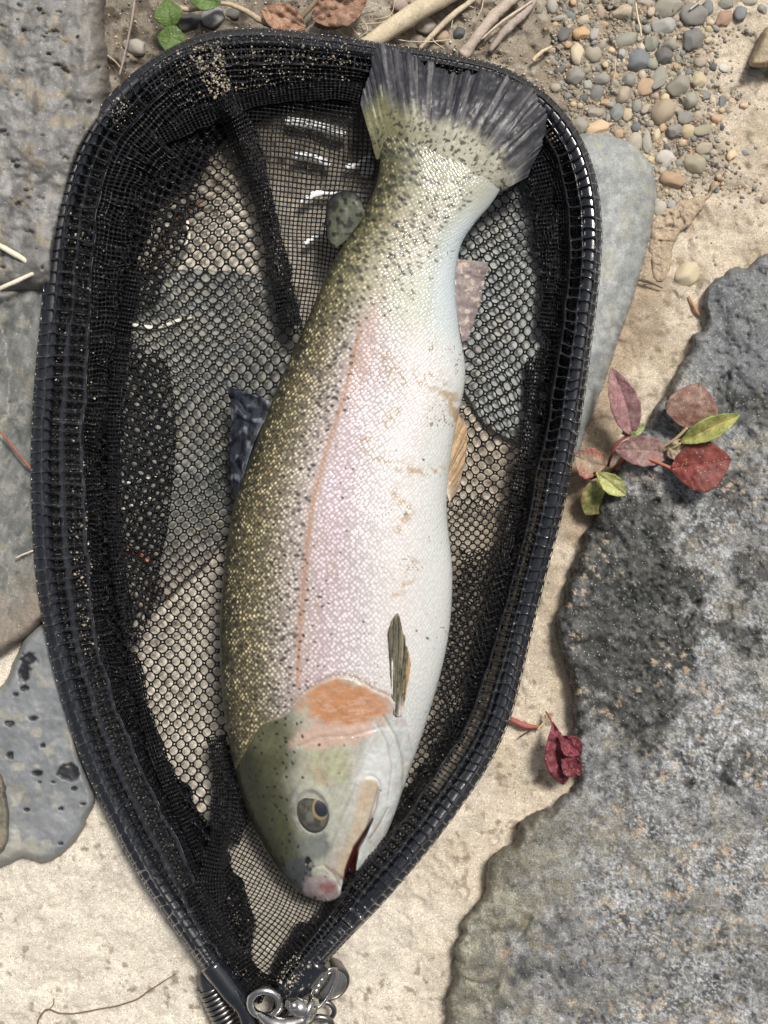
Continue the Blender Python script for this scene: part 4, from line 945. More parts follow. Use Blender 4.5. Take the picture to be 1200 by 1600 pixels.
# knurled steel disc
disc = empty('knurled_disc', W(515, 1522, .01), 'round knurled steel knob tucked under the right end of the hoop', 'knob')
def lathe(profile, n_=64, knurl=0, kn_rows=()):
    th = np.linspace(0, 2 * math.pi, n_, endpoint=False); V_ = []
    for i, (r, z_) in enumerate(profile):
        rr = r * (1 + (knurl * np.cos(th * n_ / 2) * (1 if i % 2 else -1) if i in kn_rows else 0)); V_.append(np.stack([rr * np.cos(th), rr * np.sin(th), np.full(n_, z_)], 1))
    Vv = np.concatenate(V_); F = grid_faces(len(profile), n_, wrap=True); return Vv, F
prof = [(0.0001,.012),(.0095,.0122),(.0098,.0128),(.0102,.0130),(.0112,.0128),(.0118,.0118),(.0118,.0098),(.0118,.0078),(.0118,.0058),(.0118,.0038),(.0118,.0018),(.011,0),(.0001,0)]
v, f = lathe(prof, 90, .022, range(5, 11)); ang = math.radians(24)
R_ = np.array([[math.cos(ang), 0, math.sin(ang)], [0, 1, 0], [-math.sin(ang), 0, math.cos(ang)]]) @ np.array([[1, 0, 0], [0, math.cos(.25), -math.sin(.25)], [0, math.sin(.25), math.cos(.25)]])
cen = W(508, 1520, .006); adopt(mesh_np('body', v @ R_.T + cen, f[:, ::-1], M_dsteel), disc)
prof2 = [(0.0001,.0134),(.0088,.0134),(.0094,.0131),(.0094,.0118)]
v, f = lathe(prof2, 64); adopt(mesh_np('face', v @ R_.T + cen, f[:, ::-1], M_steel), disc)
# split ring, swivel and clasp
def ringobj(name, c, R, r, tilt, z_, mat, par, squash=1.0, az=0):
    t = np.linspace(0, 2 * math.pi, 49); C = W(c[0], c[1], z_)
    P = np.stack([np.cos(t) * R * S, np.sin(t) * R * S * squash, 0 * t], 1)
    ca, sa = math.cos(tilt), math.sin(tilt); P = P @ np.array([[1, 0, 0], [0, ca, -sa], [0, sa, ca]]).T
    cz, sz = math.cos(az), math.sin(az); P = P @ np.array([[cz, -sz, 0], [sz, cz, 0], [0, 0, 1]]).T
    v, f, f2 = tube(P + C, r * S, 10, caps=False); return adopt(mesh_np(name, v, f, mat), par)
cl_ = empty('swivel_clasp', W(450, 1575, .02), 'polished steel swivel clasp hooked over the joined ends of the hoop', 'clasp')
ringobj('ring', (414,1568), 22, 6, .25, .034, M_steel, cl_)
def body(name, pts, r, mat, par, sides=16):
    P = resample(catmull([(a, b_, c_ * 1000) for a, b_, c_ in pts], 8), 40); v, f, f2 = tube(W(P[:, 0], P[:, 1], P[:, 2] / 1000), np.interp(np.linspace(0, 1, 40), np.linspace(0, 1, len(r)), r) * S, sides)
    return adopt(mesh_np(name, v, f, mat, F2=f2), par)
body('hook', [(404,1584,.034),(425,1598,.036),(452,1600,.036),(478,1590,.036),(488,1575,.036)], [5,10,12,10,6], M_steel, cl_)
body('barrel', [(446,1566,.037),(458,1570,.037),(472,1576,.037),(484,1580,.036),(492,1582,.036)], [6,13,15,12,5], M_steel, cl_)
ringobj('collar', (486,1578), 14, 5.5, 1.2, .035, M_steel, cl_, 1, 1.3)
v_, f_ = IV2 * 8 * S, IF2
adopt(mesh_np('rivet', v_ + W(459, 1571, .0425), f_, M_steel), cl_)
kr = empty('split_ring', W(500, 1555, .02), 'bright steel split ring linking the knob to the clasp', 'ring')
ringobj('wire', (506,1545), 34, 2.6, .5, .026, M_steel, kr, .45, math.radians(62))
ringobj('wire', (504,1545), 34, 2.6, .5, .0275, M_steel, kr, .45, math.radians(64))
sw = empty('bead_swivel', W(495, 1535, .02), 'beaded steel swivel hanging inside the split ring', 'swivel')
for k_, (a_, b_, r_) in enumerate([(507,1520,6.5),(502,1530,7),(497,1540,6),(494,1548,5)]):
    adopt(mesh_np('bead', IV2 * r_ * S + W(a_, b_, .027), IF2, M_steel), sw)
kr2 = empty('split_ring', W(505, 1590, .012), 'dark steel ring below the knob at the bottom edge', 'ring')
ringobj('wire', (505,1580), 17, 4, .3, .014, M_dsteel, kr2)
ringobj('wire', (500,1602), 18, 5, .5, .022, M_dsteel, kr2)

# ------------------------------------------------------------------ the trout
fish = empty('rainbow_trout', W(540, 800, .008), 'large rainbow trout lying on its side in the landing net, head down', 'fish')
NS, NV = 760, 270
FD = catmull(FP, 40); 
mid = (FD[:, :2] + FD[:, 2:]) / 2; Lm = np.r_[0, np.cumsum(np.linalg.norm(np.diff(mid, axis=0), axis=1))]
tq = np.linspace(0, 1, NS); tq = np.where(tq > .93, .93 + (1 - (1 - (tq - .93) / .07) ** 1.6) * .07, tq) * Lm[-1]
LX, LY, RX, RY = [np.interp(tq, Lm, FD[:, k]) for k in range(4)]
sn = tq / Lm[-1]
hh = np.interp(sn, [0, .06, .15, .3, .5, .72, .84, .92, .97, 1], [.0060, .009, .013, .021, .028, .028, .023, .0165, .0105, .003])
zc = np.interp(sn, [0, .06, .15, .3, .5, .72, .84, .92, .97, 1], [.0345, .033, .030, .031, .036, .036, .031, .026, .023, .022])
kk_ = np.hanning(61); kk_ /= kk_.sum(); hh = np.convolve(np.pad(hh, 30, 'reflect', reflect_type='odd'), kk_, 'valid'); zc = np.convolve(np.pad(zc, 30, 'reflect', reflect_type='odd'), kk_, 'valid'); hh = np.maximum(hh, .0015)
# cross-section: phi 0 = back edge (left), pi = belly edge (right)
phi = np.linspace(0, math.pi, NV)[None, :]
cc_ = (1 - np.cos(phi)) / 2                      # 0..1 across
cc_ = .35 * cc_ + .65 * (phi / math.pi) ** 1      # denser, fuller shape
cc_ = (cc_ - cc_.min()) / (cc_.max() - cc_.min())
def topz(c): return (1 - np.abs(2 * c - 1) ** 2.25) ** .5
PX = LX[:, None] * (1 - cc_) + RX[:, None] * cc_; PY = LY[:, None] * (1 - cc_) + RY[:, None] * cc_
CV = cc_ + 0 * PX; SN = sn[:, None] + 0 * PX
ZT = zc[:, None] + hh[:, None] * topz(CV)
# ---- head features
HB = [(330,1235),(365,1205),(387,1167),(408,1133),(446,1117),(467,1092),(483,1079),(517,1060),(550,1060),(583,1079),(608,1090),(628,1110),(640,1150),(648,1200),(640,1260),(600,1360),(560,1460),(380,1460),(300,1300)]
HBp = catmull(HB, 6, closed=True)
dh = sdf(PX, PY, HBp)
head = ss(-1.5, 2, dh)
ZT += .0011 * ss(-2.5, 4, dh) * np.exp(-np.clip(dh, 0, 99) / 26)
def ell(cx, cy, a, b_, rot=0):
    c_, s_ = math.cos(math.radians(rot)), math.sin(math.radians(rot)); x = PX - cx; y = PY - cy
    return np.hypot((x * c_ + y * s_) / a, (-x * s_ + y * c_) / b_)
# jaw bone capsule
jt = np.clip(((PX - 576) * (534 - 576) + (PY - 1230) * (1362 - 1230)) / ((534 - 576) ** 2 + (1362 - 1230) ** 2), 0, 1)
jbend = 5 * np.sin(np.pi * jt)
jd = np.hypot(PX - (576 - 42 * jt + jbend * .8), PY - (1230 + 132 * jt)); jr = 14.5 - 5.5 * jt
jx = PX - (576 - 42 * jt + jbend * .8); jside = ss(-6, 6, jx)          # 0 on the cheek side, 1 on the mouth side
JM = ss(jr + 2 + 7 * (1 - jside), jr - 2 - 5 * (1 - jside), jd); ZT += .0019 * JM * (.55 + .45 * jside)
ZT -= .0012 * np.exp(-((jd - jr - 2.5) / 2.5) ** 2) * (.15 + .85 * jside)
mouth_l = [(582,1280),(571,1300),(556,1325),(549,1350),(544,1376),(540,1392)]
dm = dline(PX, PY, mouth_l); mw = np.interp(PY, [1280, 1300, 1330, 1360, 1392], [.5, 2.2, 4.5, 8, 6])
ZT -= .006 * ss(mw + 2, mw - 2, dm)
ec = (488, 1268); ed = ell(*ec, 27, 37, -18)
ZT += .0007 * np.exp(-((ed - 1.02) / .2) ** 2) - .0014 * ss(1.0, .8, ed)
for ln, dp, w_ in [([(600,1120),(618,1150),(630,1190),(628,1240),(615,1290)], .0008, 2.6), ([(588,1130),(604,1160),(612,1200),(606,1250)], .0005, 2.2), ([(466,1166),(500,1152),(550,1150),(596,1136)], .0006, 3),
                   ([(578,1310),(592,1290),(606,1262)], .0006, 2), ([(480,1360),(505,1352),(520,1365),(530,1385)], .0010, 2.5), ([(440,1190),(455,1240),(458,1290)], .0003, 4)]:
    ZT -= dp * np.exp(-(dline(PX, PY, ln) / w_) ** 2)
ZT -= .0012 * ss(1.2, .6, ell(480, 1345, 5, 7, 10)); 
ZT += .0016 * ss(1.15, .3, ell(501, 1388, 31, 22, 18) + (fbm(PX / 9, PY / 9, 463, 4) - .5) * .4)
ZT += (fbm(PX / 14, PY / 14, 401, 4) - .5) * .0009 * head + (fbm(PX / 60, PY / 90, 402, 3) - .5) * .0016
# belly creases, fin sockets

# ---- colour
def stops(c, pts):
    xs = [p[0] for p in pts]; return np.stack([np.interp(c, xs, [p[1][k] for p in pts]) for k in range(3)], -1)
wob = (fbm(PX / 40, PY / 60, 410, 4) - .5) * .10
cb = np.clip(CV + wob * .6, 0, 1)
bodyc = stops(cb, [(0,(.03,.03,.016)),(.04,(.10,.09,.045)),(.10,(.25,.215,.115)),(.19,(.42,.365,.24)),(.28,(.54,.49,.41)),(.36,(.66,.58,.56)),(.45,(.76,.65,.70)),(.55,(.80,.73,.77)),(.66,(.82,.80,.80)),(.78,(.84,.82,.80)),(.9,(.78,.82,.80)),(1,(.72,.77,.75))])
tailc = stops(cb, [(0,(.06,.06,.025)),(.10,(.22,.21,.10)),(.3,(.44,.42,.26)),(.5,(.56,.54,.40)),(.68,(.66,.65,.54)),(.80,(.58,.64,.57)),(.88,(.68,.78,.80)),(1,(.62,.72,.76))])
peduc = stops(cb, [(0,(.06,.065,.035)),(.15,(.20,.21,.11)),(.4,(.38,.40,.26)),(.7,(.42,.44,.31)),(.9,(.44,.46,.38)),(1,(.42,.46,.46))])
ta = ss(560, 430, PY - (CV - .3) * 60); pa = ss(320, 240, PY - 60 * CV)
C = mix(bodyc, tailc, ta); C = mix(C, peduc, pa)
# soft pink flush and green sheen
C = mix(C, [.70, .54, .68], .4 * ss(1, .2, np.hypot((CV - .47) / .10, (PY - 800) / 230)) * (1 - ta))
C = mix(C, [.66, .42, .36], .5 * ss(1, .2, np.hypot((CV - .42) / .09, (PY - 560) / 130)))
C = mix(C, [.48, .62, .46], .35 * ss(1, .3, np.hypot((CV - .62) / .2, (PY - 470) / 90)))
C = mix(C, [.55, .42, .40], .35 * ss(1, .2, np.hypot((CV - .42) / .07, (PY - 1030) / 90)))
# lateral line
ll = np.exp(-((CV - (.362 + .012 * np.sin(PY / 90))) / .016) ** 2); C = mix(C, [.46, .23, .11], ll * .85 * ss(470, 540, PY) * ss(1090, 1060, PY) * (.55 + .6 * fbm(PX / 7, PY / 14, 420, 3)))
# dirt streaks on the belly
def streak(line, w_, a, sd):
    global C
    m = np.exp(-(dline(PX, PY, line) / w_) ** 2) * ss(.42, .62, fbm(PX / 8, PY / 8, sd, 4, .6)); C = mix(C, [.47, .31, .14], m * a)
streak([(600,560),(625,590),(670,590),(705,620),(712,650)], 14, .8, 431); streak([(620,640),(600,665),(565,690)], 8, .8, 432); streak([(565,705),(610,725),(650,738),(690,735)], 8, .75, 433)
streak([(618,770),(640,795),(625,825)], 10, .7, 434); streak([(648,880),(640,905),(620,930)], 8, .65, 435); streak([(500,840),(520,900),(490,950)], 16, .4, 436); streak([(560,570),(600,580)], 18, .4, 437)
# tiny debris specks
C = mix(C, [.22, .15, .09], ss(.92, .95, vn(PX / 2.6, PY / 2.6, 440) * .6 + fbm(PX / 40, PY / 40, 441, 3) * .55) * ss(.4, .5, CV) * .8)
# head colours
hx = PX; hy = PY
hc = np.broadcast_to(np.array([.60, .60, .50]), PX.shape + (3,)).copy()
dL = CV
hc = mix(hc, [.105, .105, .058], ss(.48, .22, dL + (fbm(PX / 26, PY / 34, 450, 5, .6) - .5) * .10))
hc = mix(hc, [.04, .042, .024], ss(.26, .04, dL))  # olive crown, with the shade of its turned-away side painted in
hc = mix(hc, [.47, .48, .27], .7 * ss(1, .4, ell(520, 1195, 62, 40, 10)))
hc = mix(hc, [.17, .17, .10], .7 * ss(1, .3, ell(425, 1150, 50, 40, -30)))
hc = mix(hc, [.72, .75, .72], ss(.58, .78, dL + (fbm(PX / 20, PY / 40, 465, 4) - .5) * .2)); hc = mix(hc, [.50, .51, .34], .4 * ss(.45, .62, fbm(PX / 22, PY / 22, 466, 4, .6)) * ss(.7, .5, dL) * ss(.3, .42, dL)); hc = mix(hc, [.58, .46, .40], .4 * ss(.48, .66, fbm(PX / 14, PY / 24, 467, 4, .6)) * ss(.32, .5, dL)); hc = hc * (1 - .12 * ss(.45, .62, fbm((PX + PY * .5) / 6, (PY - PX * .5) / 30, 468, 3)))[..., None]; 
hc = mix(hc, [.78, .79, .76], .8 * ss(1.1, .6, ell(590, 1215, 32, 60, 5)))
hc = mix(hc, [.74, .50, .40], .85 * ss(1.1, .5, ell(520, 1148, 78, 26, -8) + (fbm(PX / 12, PY / 12, 451, 3) - .5) * .5))
hc = mix(hc, [.60, .27, .12], .9 * ss(1.05, .6, ell(536, 1100, 82, 44, 6) + (fbm(PX / 15, PY / 15, 452, 4) - .5) * .45))
hc = mix(hc, [.72, .50, .38], .5 * ss(.52, .66, fbm(PX / 16 + PY / 20, PY / 5, 453, 4, .65)) * ss(1.2, .6, ell(535, 1120, 80, 50)))
hc = mix(hc, [.48, .47, .45], .5 * ss(.6, .3, np.abs(ed - 1.08) * 4) * ss(.3, .6, fbm(PX / 10, PY / 10, 462, 3)))
hc = mix(hc, [.50, .36, .22], .5 * ss(1, .3, ell(500, 1215, 16, 26, -15)))
hc = mix(hc, [.20, .215, .20], .85 * ss(1.1, .5, ell(492, 1325, 32, 26, -10) + (fbm(PX / 8, PY / 8, 455, 3) - .5) * .5))
hc = mix(hc, [.075, .08, .085], .9 * ss(1.1, .6, ell(468, 1362, 26, 28, -40) + (fbm(PX / 7, PY / 7, 456, 3) - .5) * .8))
hc = mix(hc, [.02, .02, .02], ss(1.1, .8, ell(480, 1345, 4.5, 7, 10)))
snd = ell(501, 1388, 31, 21, 18) + (fbm(PX / 9, PY / 9, 463, 4) - .5) * .5
hc = mix(hc, [.36, .29, .29], ss(1.12, .8, snd) * .85); hc = mix(hc, [.30, .08, .08], .7 * ss(1.1, .2, ell(511, 1386, 20, 13) + (fbm(PX / 5, PY / 5, 461, 3) - .5) * .9))
hc = mix(hc, [.50, .44, .38], .8 * ss(1, .6, ell(525, 1350, 18, 26, 20)) * (1 - ss(1.0, .9, ell(503, 1388, 33, 25, 15))))
hc = mix(hc, mix(np.broadcast_to(np.array([.66, .56, .40]), PX.shape + (3,)), [.60, .42, .27], ss(.42, .70, fbm(PX / 9, PY / 16, 457, 4)) * .6), JM * .9)
for ln, w_, a_ in [([(600,1120),(618,1150),(630,1190),(628,1240),(615,1290)], 1.6, .5), ([(588,1130),(604,1160),(612,1200),(606,1250)], 1.3, .35), ([(466,1166),(500,1155),(560,1152)], 2, .4), ([(578,1310),(592,1290),(606,1262)], 1.4, .5)]:
    hc = mix(hc, [.36, .30, .22], np.exp(-(dline(PX, PY, ln) / w_) ** 2) * a_)
for ln, w_, a_, cc in [([(592,1232),(588,1262),(574,1292),(560,1320)], 2.2, .6, (.30,.19,.13)), ([(556,1226),(538,1268),(522,1312),(512,1345)], 2.6, .45, (.40,.36,.30)), ([(520,1358),(534,1372),(545,1392)], 2, .5, (.3,.15,.13)),
                       ([(566,1300),(585,1320),(590,1335)], 3, .35, (.45,.36,.28)), ([(450,1300),(462,1325),(476,1345)], 3, .4, (.10,.11,.09)), ([(505,1300),(512,1322),(506,1345)], 3, .4, (.16,.17,.16))]:
    hc = mix(hc, cc, np.exp(-(dline(PX, PY, ln) / w_) ** 2) * a_)
hc = mix(hc, [.06, .010, .010], ss(mw + 1, mw - 1.5, dm))
hc = hc * (.72 + .30 * fbm(PX / 8, PY / 8, 460, 4, .7) + .18 * fbm(PX / 40, PY / 30, 464, 3))[..., None] * .74
C = C * np.array([.715, .69, .675])
C = mix(C, hc, head)
C = mix(C, [.28, .20, .12], .75 * np.exp(-((dh + 3.5) / 3.5) ** 2) * ss(430, 470, PX) * ss(640, 600, PX) * (1 - head)); C = mix(C, [.16, .14, .08], .5 * np.exp(-((dh + 2) / 3) ** 2) * ss(470, 440, PX) * (1 - head))
# spots, stamped through a lookup picture in photo space
SP = np.zeros((1650, 1000), np.float32)
def stamp(x, y, a, b_, ang, v=1.0):
    r = int(max(a, b_)) + 3; x0, y0 = int(x) - r, int(y) - r
    if x0 < 0 or y0 < 0 or x0 + 2 * r >= 1000 or y0 + 2 * r >= 1650: return
    yy, xx = np.mgrid[y0:y0 + 2 * r, x0:x0 + 2 * r]; dx = xx - x; dy = yy - y; c_, s_ = math.cos(ang), math.sin(ang)
    e = np.hypot((dx * c_ + dy * s_) / a, (-dx * s_ + dy * c_) / b_); SP[y0:y0 + 2 * r, x0:x0 + 2 * r] = np.maximum(SP[y0:y0 + 2 * r, x0:x0 + 2 * r], v * ss(1.35, .65, e))
sy = FD[:, 1]; 
def cof(x, y):   # across value at a photo point
    k = np.argmin(np.abs((FD[:, 1] + FD[:, 3]) / 2 - y - (x - (FD[:, 0] + FD[:, 2]) / 2) * 0)); 
    k2 = np.argmin(np.abs(FD[:, 1] + (FD[:, 3] - FD[:, 1]) * np.clip((x - FD[:, 0]) / (FD[:, 2] - FD[:, 0] + 1e-6), 0, 1) - y)); return (x - FD[k2, 0]) / (FD[k2, 2] - FD[k2, 0] + 1e-6)
step_ = 8.2; yv = 175.0
while yv < 1200:
    xv = 330.0
    while xv < 800:
        x = xv + random.uniform(-4.2, 4.2); y = yv + random.uniform(-4.2, 4.2); xv += step_
        c_ = cof(x, y)
        if c_ < .01 or c_ > .99: continue
        if sdf(np.array([x]), np.array([y]), HBp[::3])[0] > -4: continue
        tl_ = float(ss(520, 400, y))
        p = float(np.interp(c_, [0, .12, .25, .34, .42, .55], [.8, .8, .66, .40, .06, .006])) * (1 - tl_) + tl_ * float(np.interp(c_, [0, .3, .6, .74, .85, .95], [.6, .55, .55, .5, .12, .02]))
        if random.random() > p: continue
        s_ = random.uniform(1.5, 2.7) * (1 + .25 * tl_) * (1.1 if c_ < .35 else .85)
        stamp(x, y, s_ * random.uniform(1.1, 1.9 + tl_ * .4), s_, random.uniform(.0, 1.0) if tl_ > .3 else random.uniform(-.6, .9), random.uniform(.65, 1))
    yv += step_
yv = 1110.0
while yv < 1400:
    xv = 350.0
    while xv < 560:
        x = xv + random.uniform(-6, 6); y = yv + random.uniform(-6, 6); xv += 12.5; c_ = cof(x, y)
        if c_ < .03 or sdf(np.array([x]), np.array([y]), HBp[::3])[0] < 5 or math.hypot((x - 488) / 40, (y - 1268) / 52) < 1: continue
        if random.random() > float(np.interp(c_, [0, .3, .42, .5], [.72, .6, .15, .0])): continue
        stamp(x, y, random.uniform(1.7, 3.2), random.uniform(1.6, 2.3), random.uniform(0, 3), .92)
    yv += 12.5
for x, y in [(530,1208),(538,1165),(508,1370),(595,1235)]: stamp(x, y, 2, 1.6, 0, .7)
xi = np.clip(PX, 0, 998); yi = np.clip(PY, 0, 1648); x0 = xi.astype(int); y0 = yi.astype(int); fx = xi - x0; fy = yi - y0
spot = (SP[y0, x0] * (1 - fx) + SP[y0, x0 + 1] * fx) * (1 - fy) + (SP[y0 + 1, x0] * (1 - fx) + SP[y0 + 1, x0 + 1] * fx) * fy
gold = ss(.36, .14, CV) * (1 - head) * (1 - .5 * ta) * .85 * ss(.0, .04, CV) * (1 - spot)
scale = (1 - head) * (1 - .5 * pa); silver = ss(.12, .30, CV) * (1 - head) * (.25 + .75 * ss(.78, .55, CV)) * ss(1.0, .9, CV) * (1 - .5 * ta) * (1 - .75 * ll * ss(470, 540, PY))
# underside
nb = 30; phb = np.linspace(0, 1, nb + 2)[1:-1][None, ::-1]; bx = LX[:, None] * (1 - phb) + RX[:, None] * phb; by = LY[:, None] * (1 - phb) + RY[:, None] * phb
bz = zc[:, None] - hh[:, None] * .9 * topz(phb + 0 * bx)
APX = np.concatenate([PX, bx], 1); APY = np.concatenate([PY, by], 1); AZ = np.concatenate([ZT, bz], 1)
cbot = np.broadcast_to(stops(phb[0], [(0,(.05,.05,.02)),(.3,(.4,.38,.28)),(.5,(.7,.65,.65)),(1,(.78,.8,.78))]), bx.shape + (3,))
AC = np.concatenate([C, cbot], 1); zb = np.zeros_like(bx)
cat_ = lambda a: np.concatenate([a, zb], 1)
# arc coordinates for the scale pattern
Wd = np.hypot(RX - LX, RY - LY)[:, None]; uvx = np.concatenate([(CV - .36) * Wd * (1 + .25 * (np.abs(CV - .5) * 2) ** 3), phb * Wd], 1) / 6.6; uvy = (tq[:, None] + 0 * APX) / 6.8
uvx, uvy = (uvx + uvy) * .78 + .25 * fbm(APX / 25, APY / 25, 511, 2), (uvx - uvy) * .78 + .25 * fbm(APX / 25, APY / 25, 512, 2)      # scales sit in staggered rows
nc = APX.shape[1]
Vf = W(APX, APY, AZ).reshape(-1, 3)

mf, nt, b = new_mat('trout_skin'); L = nt.links.new
colA = N(nt, 'ShaderNodeAttribute', attribute_name='Col').outputs['Color']; gA = N(nt, 'ShaderNodeAttribute', attribute_name='gold').outputs['Fac']
scA = N(nt, 'ShaderNodeAttribute', attribute_name='scale').outputs['Fac']; siA = N(nt, 'ShaderNodeAttribute', attribute_name='silver').outputs['Fac']
uvA = N(nt, 'ShaderNodeAttribute', attribute_name='suv').outputs['Vector']
vor = N(nt, 'ShaderNodeTexVoronoi', i_Scale=1.0, i_Randomness=.5); L(uvA, vor.inputs['Vector'])
sep = N(nt, 'ShaderNodeSeparateColor'); L(vor.outputs['Color'], sep.inputs[0])
def math_(op, a, b_=None, c_=None):
    n_ = N(nt, 'ShaderNodeMath', operation=op)
    for i_, q in enumerate((a, b_, c_)):
        if q is None: continue
        if isinstance(q, (int, float)): n_.inputs[i_].default_value = q
        else: L(q, n_.inputs[i_])
    return n_.outputs[0]
def mixc(f, a, b_):
    m = N(nt, 'ShaderNodeMix', data_type='RGBA')
    for s_, q in (('Factor', f), ('A', a), ('B', b_)):
        if isinstance(q, (int, float)): m.inputs[s_].default_value = q
        elif isinstance(q, tuple): m.inputs[s_].default_value = (*q, 1)
        else: L(q, m.inputs[s_])
    return m.outputs['Result']
# dark gaps between scales, per-scale brightness
edge = ramp(nt, [(.34, 0), (.60, 1)]); L(vor.outputs['Distance'], edge.inputs[0])
gapf = math_('MULTIPLY', edge.outputs[0], math_('MULTIPLY_ADD', siA, .48, math_('MULTIPLY', scA, .07)))
c1 = mixc(gapf, colA, (.25, .20, .19))
gapg = math_('MULTIPLY', edge.outputs[0], math_('MULTIPLY', gA, .9)); c1 = mixc(gapg, c1, (.020, .018, .010))
hit = ramp(nt, [(.10, 0), (.62, 1)]); L(sep.outputs[0], hit.inputs[0])
core = ramp(nt, [(.16, 1), (.46, 0)]); L(vor.outputs['Distance'], core.inputs[0])
gf_ = math_('MULTIPLY', math_('MULTIPLY', hit.outputs[0], gA), math_('ADD', math_('MULTIPLY', core.outputs[0], .95), .05))
c1 = mixc(gf_, c1, (.82, .70, .42))
dk = ramp(nt, [(.0, 1), (.34, 0)]); L(sep.outputs[1], dk.inputs[0]); c1 = mixc(math_('MULTIPLY', math_('MULTIPLY', dk.outputs[0], gA), .45), c1, (.035, .035, .02))
w_ = math_('MULTIPLY', math_('MULTIPLY', core.outputs[0], siA), .42); c1 = mixc(w_, c1, (.80, .78, .79))
spA = N(nt, 'ShaderNodeAttribute', attribute_name='spot').outputs['Fac']; c1 = mixc(math_('MULTIPLY', spA, .93), c1, (.015, .017, .015))
L(c1, b.inputs['Base Color'])
heA = N(nt, 'ShaderNodeAttribute', attribute_name='headm').outputs['Fac']
tc = N(nt, 'ShaderNodeTexCoord'); nz = N(nt, 'ShaderNodeTexNoise', i_Scale=420.0, i_Detail=4.0, i_Roughness=.6); L(tc.outputs['Object'], nz.inputs['Vector'])
hgt = math_('ADD', math_('MULTIPLY', math_('SUBTRACT', 1.0, vor.outputs['Distance']), math_('ADD', scA, .05)), math_('MULTIPLY', nz.outputs['Fac'], math_('MULTIPLY_ADD', heA, .7, .35)))
bp = N(nt, 'ShaderNodeBump', i_Strength=.55, i_Distance=.0006); L(hgt, bp.inputs['Height']); L(bp.outputs[0], b.inputs['Normal'])
L(math_('MULTIPLY_ADD', heA, -.16, .42), b.inputs['Roughness']); b.inputs['Specular IOR Level'].default_value = .3
b.inputs['Coat Weight'].default_value = .22; b.inputs['Coat Roughness'].default_value = .06; L(bp.outputs[0], b.inputs['Coat Normal'])
b.inputs['Subsurface Weight'].default_value = 0

fb = mesh_np('body', Vf, grid_faces(NS, nc, wrap=True)[:, ::1], mf, col=AC, attrs={'headm': cat_(head), 'spot': cat_(spot), 'gold': cat_(gold), 'scale': cat_(scale), 'silver': cat_(silver)}, uv=np.stack([uvx, uvy], -1))
adopt(fb, fish)
def zbody(x, y):
    k = np.argmin((PX - x) ** 2 + (PY - y) ** 2); return float(ZT.ravel()[k])

# eye
m_eye, nt, b = new_mat('eye'); b.inputs['Roughness'].default_value = .06; b.inputs['Coat Weight'].default_value = 1
at = N(nt, 'ShaderNodeAttribute', attribute_name='Col'); nt.links.new(at.outputs['Color'], b.inputs['Base Color'])
ze = zbody(*ec)
r_ = np.linspace(0, 1, 34)[:, None]; th = np.linspace(0, 2 * math.pi, 60, endpoint=False)[None, :]
ex = r_ * 24 * np.cos(th); ey = r_ * 33 * np.sin(th); ca, sa = math.cos(math.radians(-18)), math.sin(math.radians(-18))
qx = ec[0] + 1 + ex * ca - ey * sa; qy = ec[1] + ex * sa + ey * ca; qz = ze + .0026 * np.sqrt(np.clip(1 - r_ ** 2, 0, 1)) + 0 * qx + .0007
ecol = np.broadcast_to(np.array([.045, .043, .034]), qx.shape + (3,)); ecol = mix(ecol, [.10, .095, .068], ss(.35, .75, fbm(qx / 7, qy / 7, 470, 4)))
ecol = mix(ecol, [.27, .19, .085], ss(1.12, .95, np.hypot((qx - 501.5) / 13.5, (qy - 1263) / 17.5)) * .75); ecol = mix(ecol, [.008, .010, .018], ss(1.1, .92, np.hypot((qx - 503) / 11.5, (qy - 1262) / 14.5)))
ecol = mix(ecol, [.05, .05, .05], ss(.84, .95, r_ + 0 * qx))
ecol = mix(ecol, [.13, .13, .115], .6 * ss(1.1, .5, np.hypot((qx - 484) / 8, (qy - 1276) / 12)))  # soft reflection painted on the lower left of the eye
adopt(mesh_np('eye', W(qx, qy, qz), grid_faces(34, 60, wrap=True)[:, ::-1], m_eye, col=ecol), fish)
# eyelid ring
t = np.linspace(0, 2 * math.pi, 61)
lx = ec[0] + 25 * np.cos(t) * ca - 35 * np.sin(t) * sa; ly = ec[1] + 25 * np.cos(t) * sa + 35 * np.sin(t) * ca

# fins
m_fin = surf_mat('fin', rough=.42, nscale=500, namt=.35, bump=.35, bdist=.0004, coat=.06, spec=.14)
def fin(name, base, tip, zb_, zt_, colfn, rays=14, amp=.0004, nu=110, nv=36, seed=0, thick=.0007, zmid=0, ragged=.14):
    B = resample(catmull(base, 8), nu); T_ = resample(catmull(tip, 8), nu); l = np.linspace(0, 1, nv)[None, :]
    rg = 1 + (fbm(np.arange(nu)[:, None] / nu * rays * 1.7, 0 * T_[:, :1], seed + 5, 4, .7) - .5) * ragged; T_ = B + (T_ - B) * rg
    px = B[:, :1] * (1 - l) + T_[:, :1] * l; py = B[:, 1:] * (1 - l) + T_[:, 1:] * l
    u = np.linspace(0, 1, nu)[:, None] + 0 * l
    ru = u * rays + (fbm(u * 6, l * 2, seed, 2) - .5) * 1.2
    zb2 = np.interp(u, np.linspace(0, 1, len(zb_)), zb_); zt2 = np.interp(u, np.linspace(0, 1, len(zt_)), zt_)
    z_ = zb2 * (1 - l) + zt2 * l + zmid * np.sin(np.pi * l) + amp * np.sin(ru * 2 * math.pi) * (.3 + l) + (fbm(px / 22, py / 22, seed + 1, 3) - .5) * .002 * l
    ray = .5 + .5 * np.sin(ru * 2 * math.pi)
    c = colfn(u, l + 0 * u, ray, px, py); o = mesh_np(name, W(px, py, z_), grid_faces(nu, nv), m_fin, col=c)
    s_ = o.modifiers.new('thickness', 'SOLIDIFY'); s_.thickness = thick; s_.offset = 0
    return adopt(o, fish)
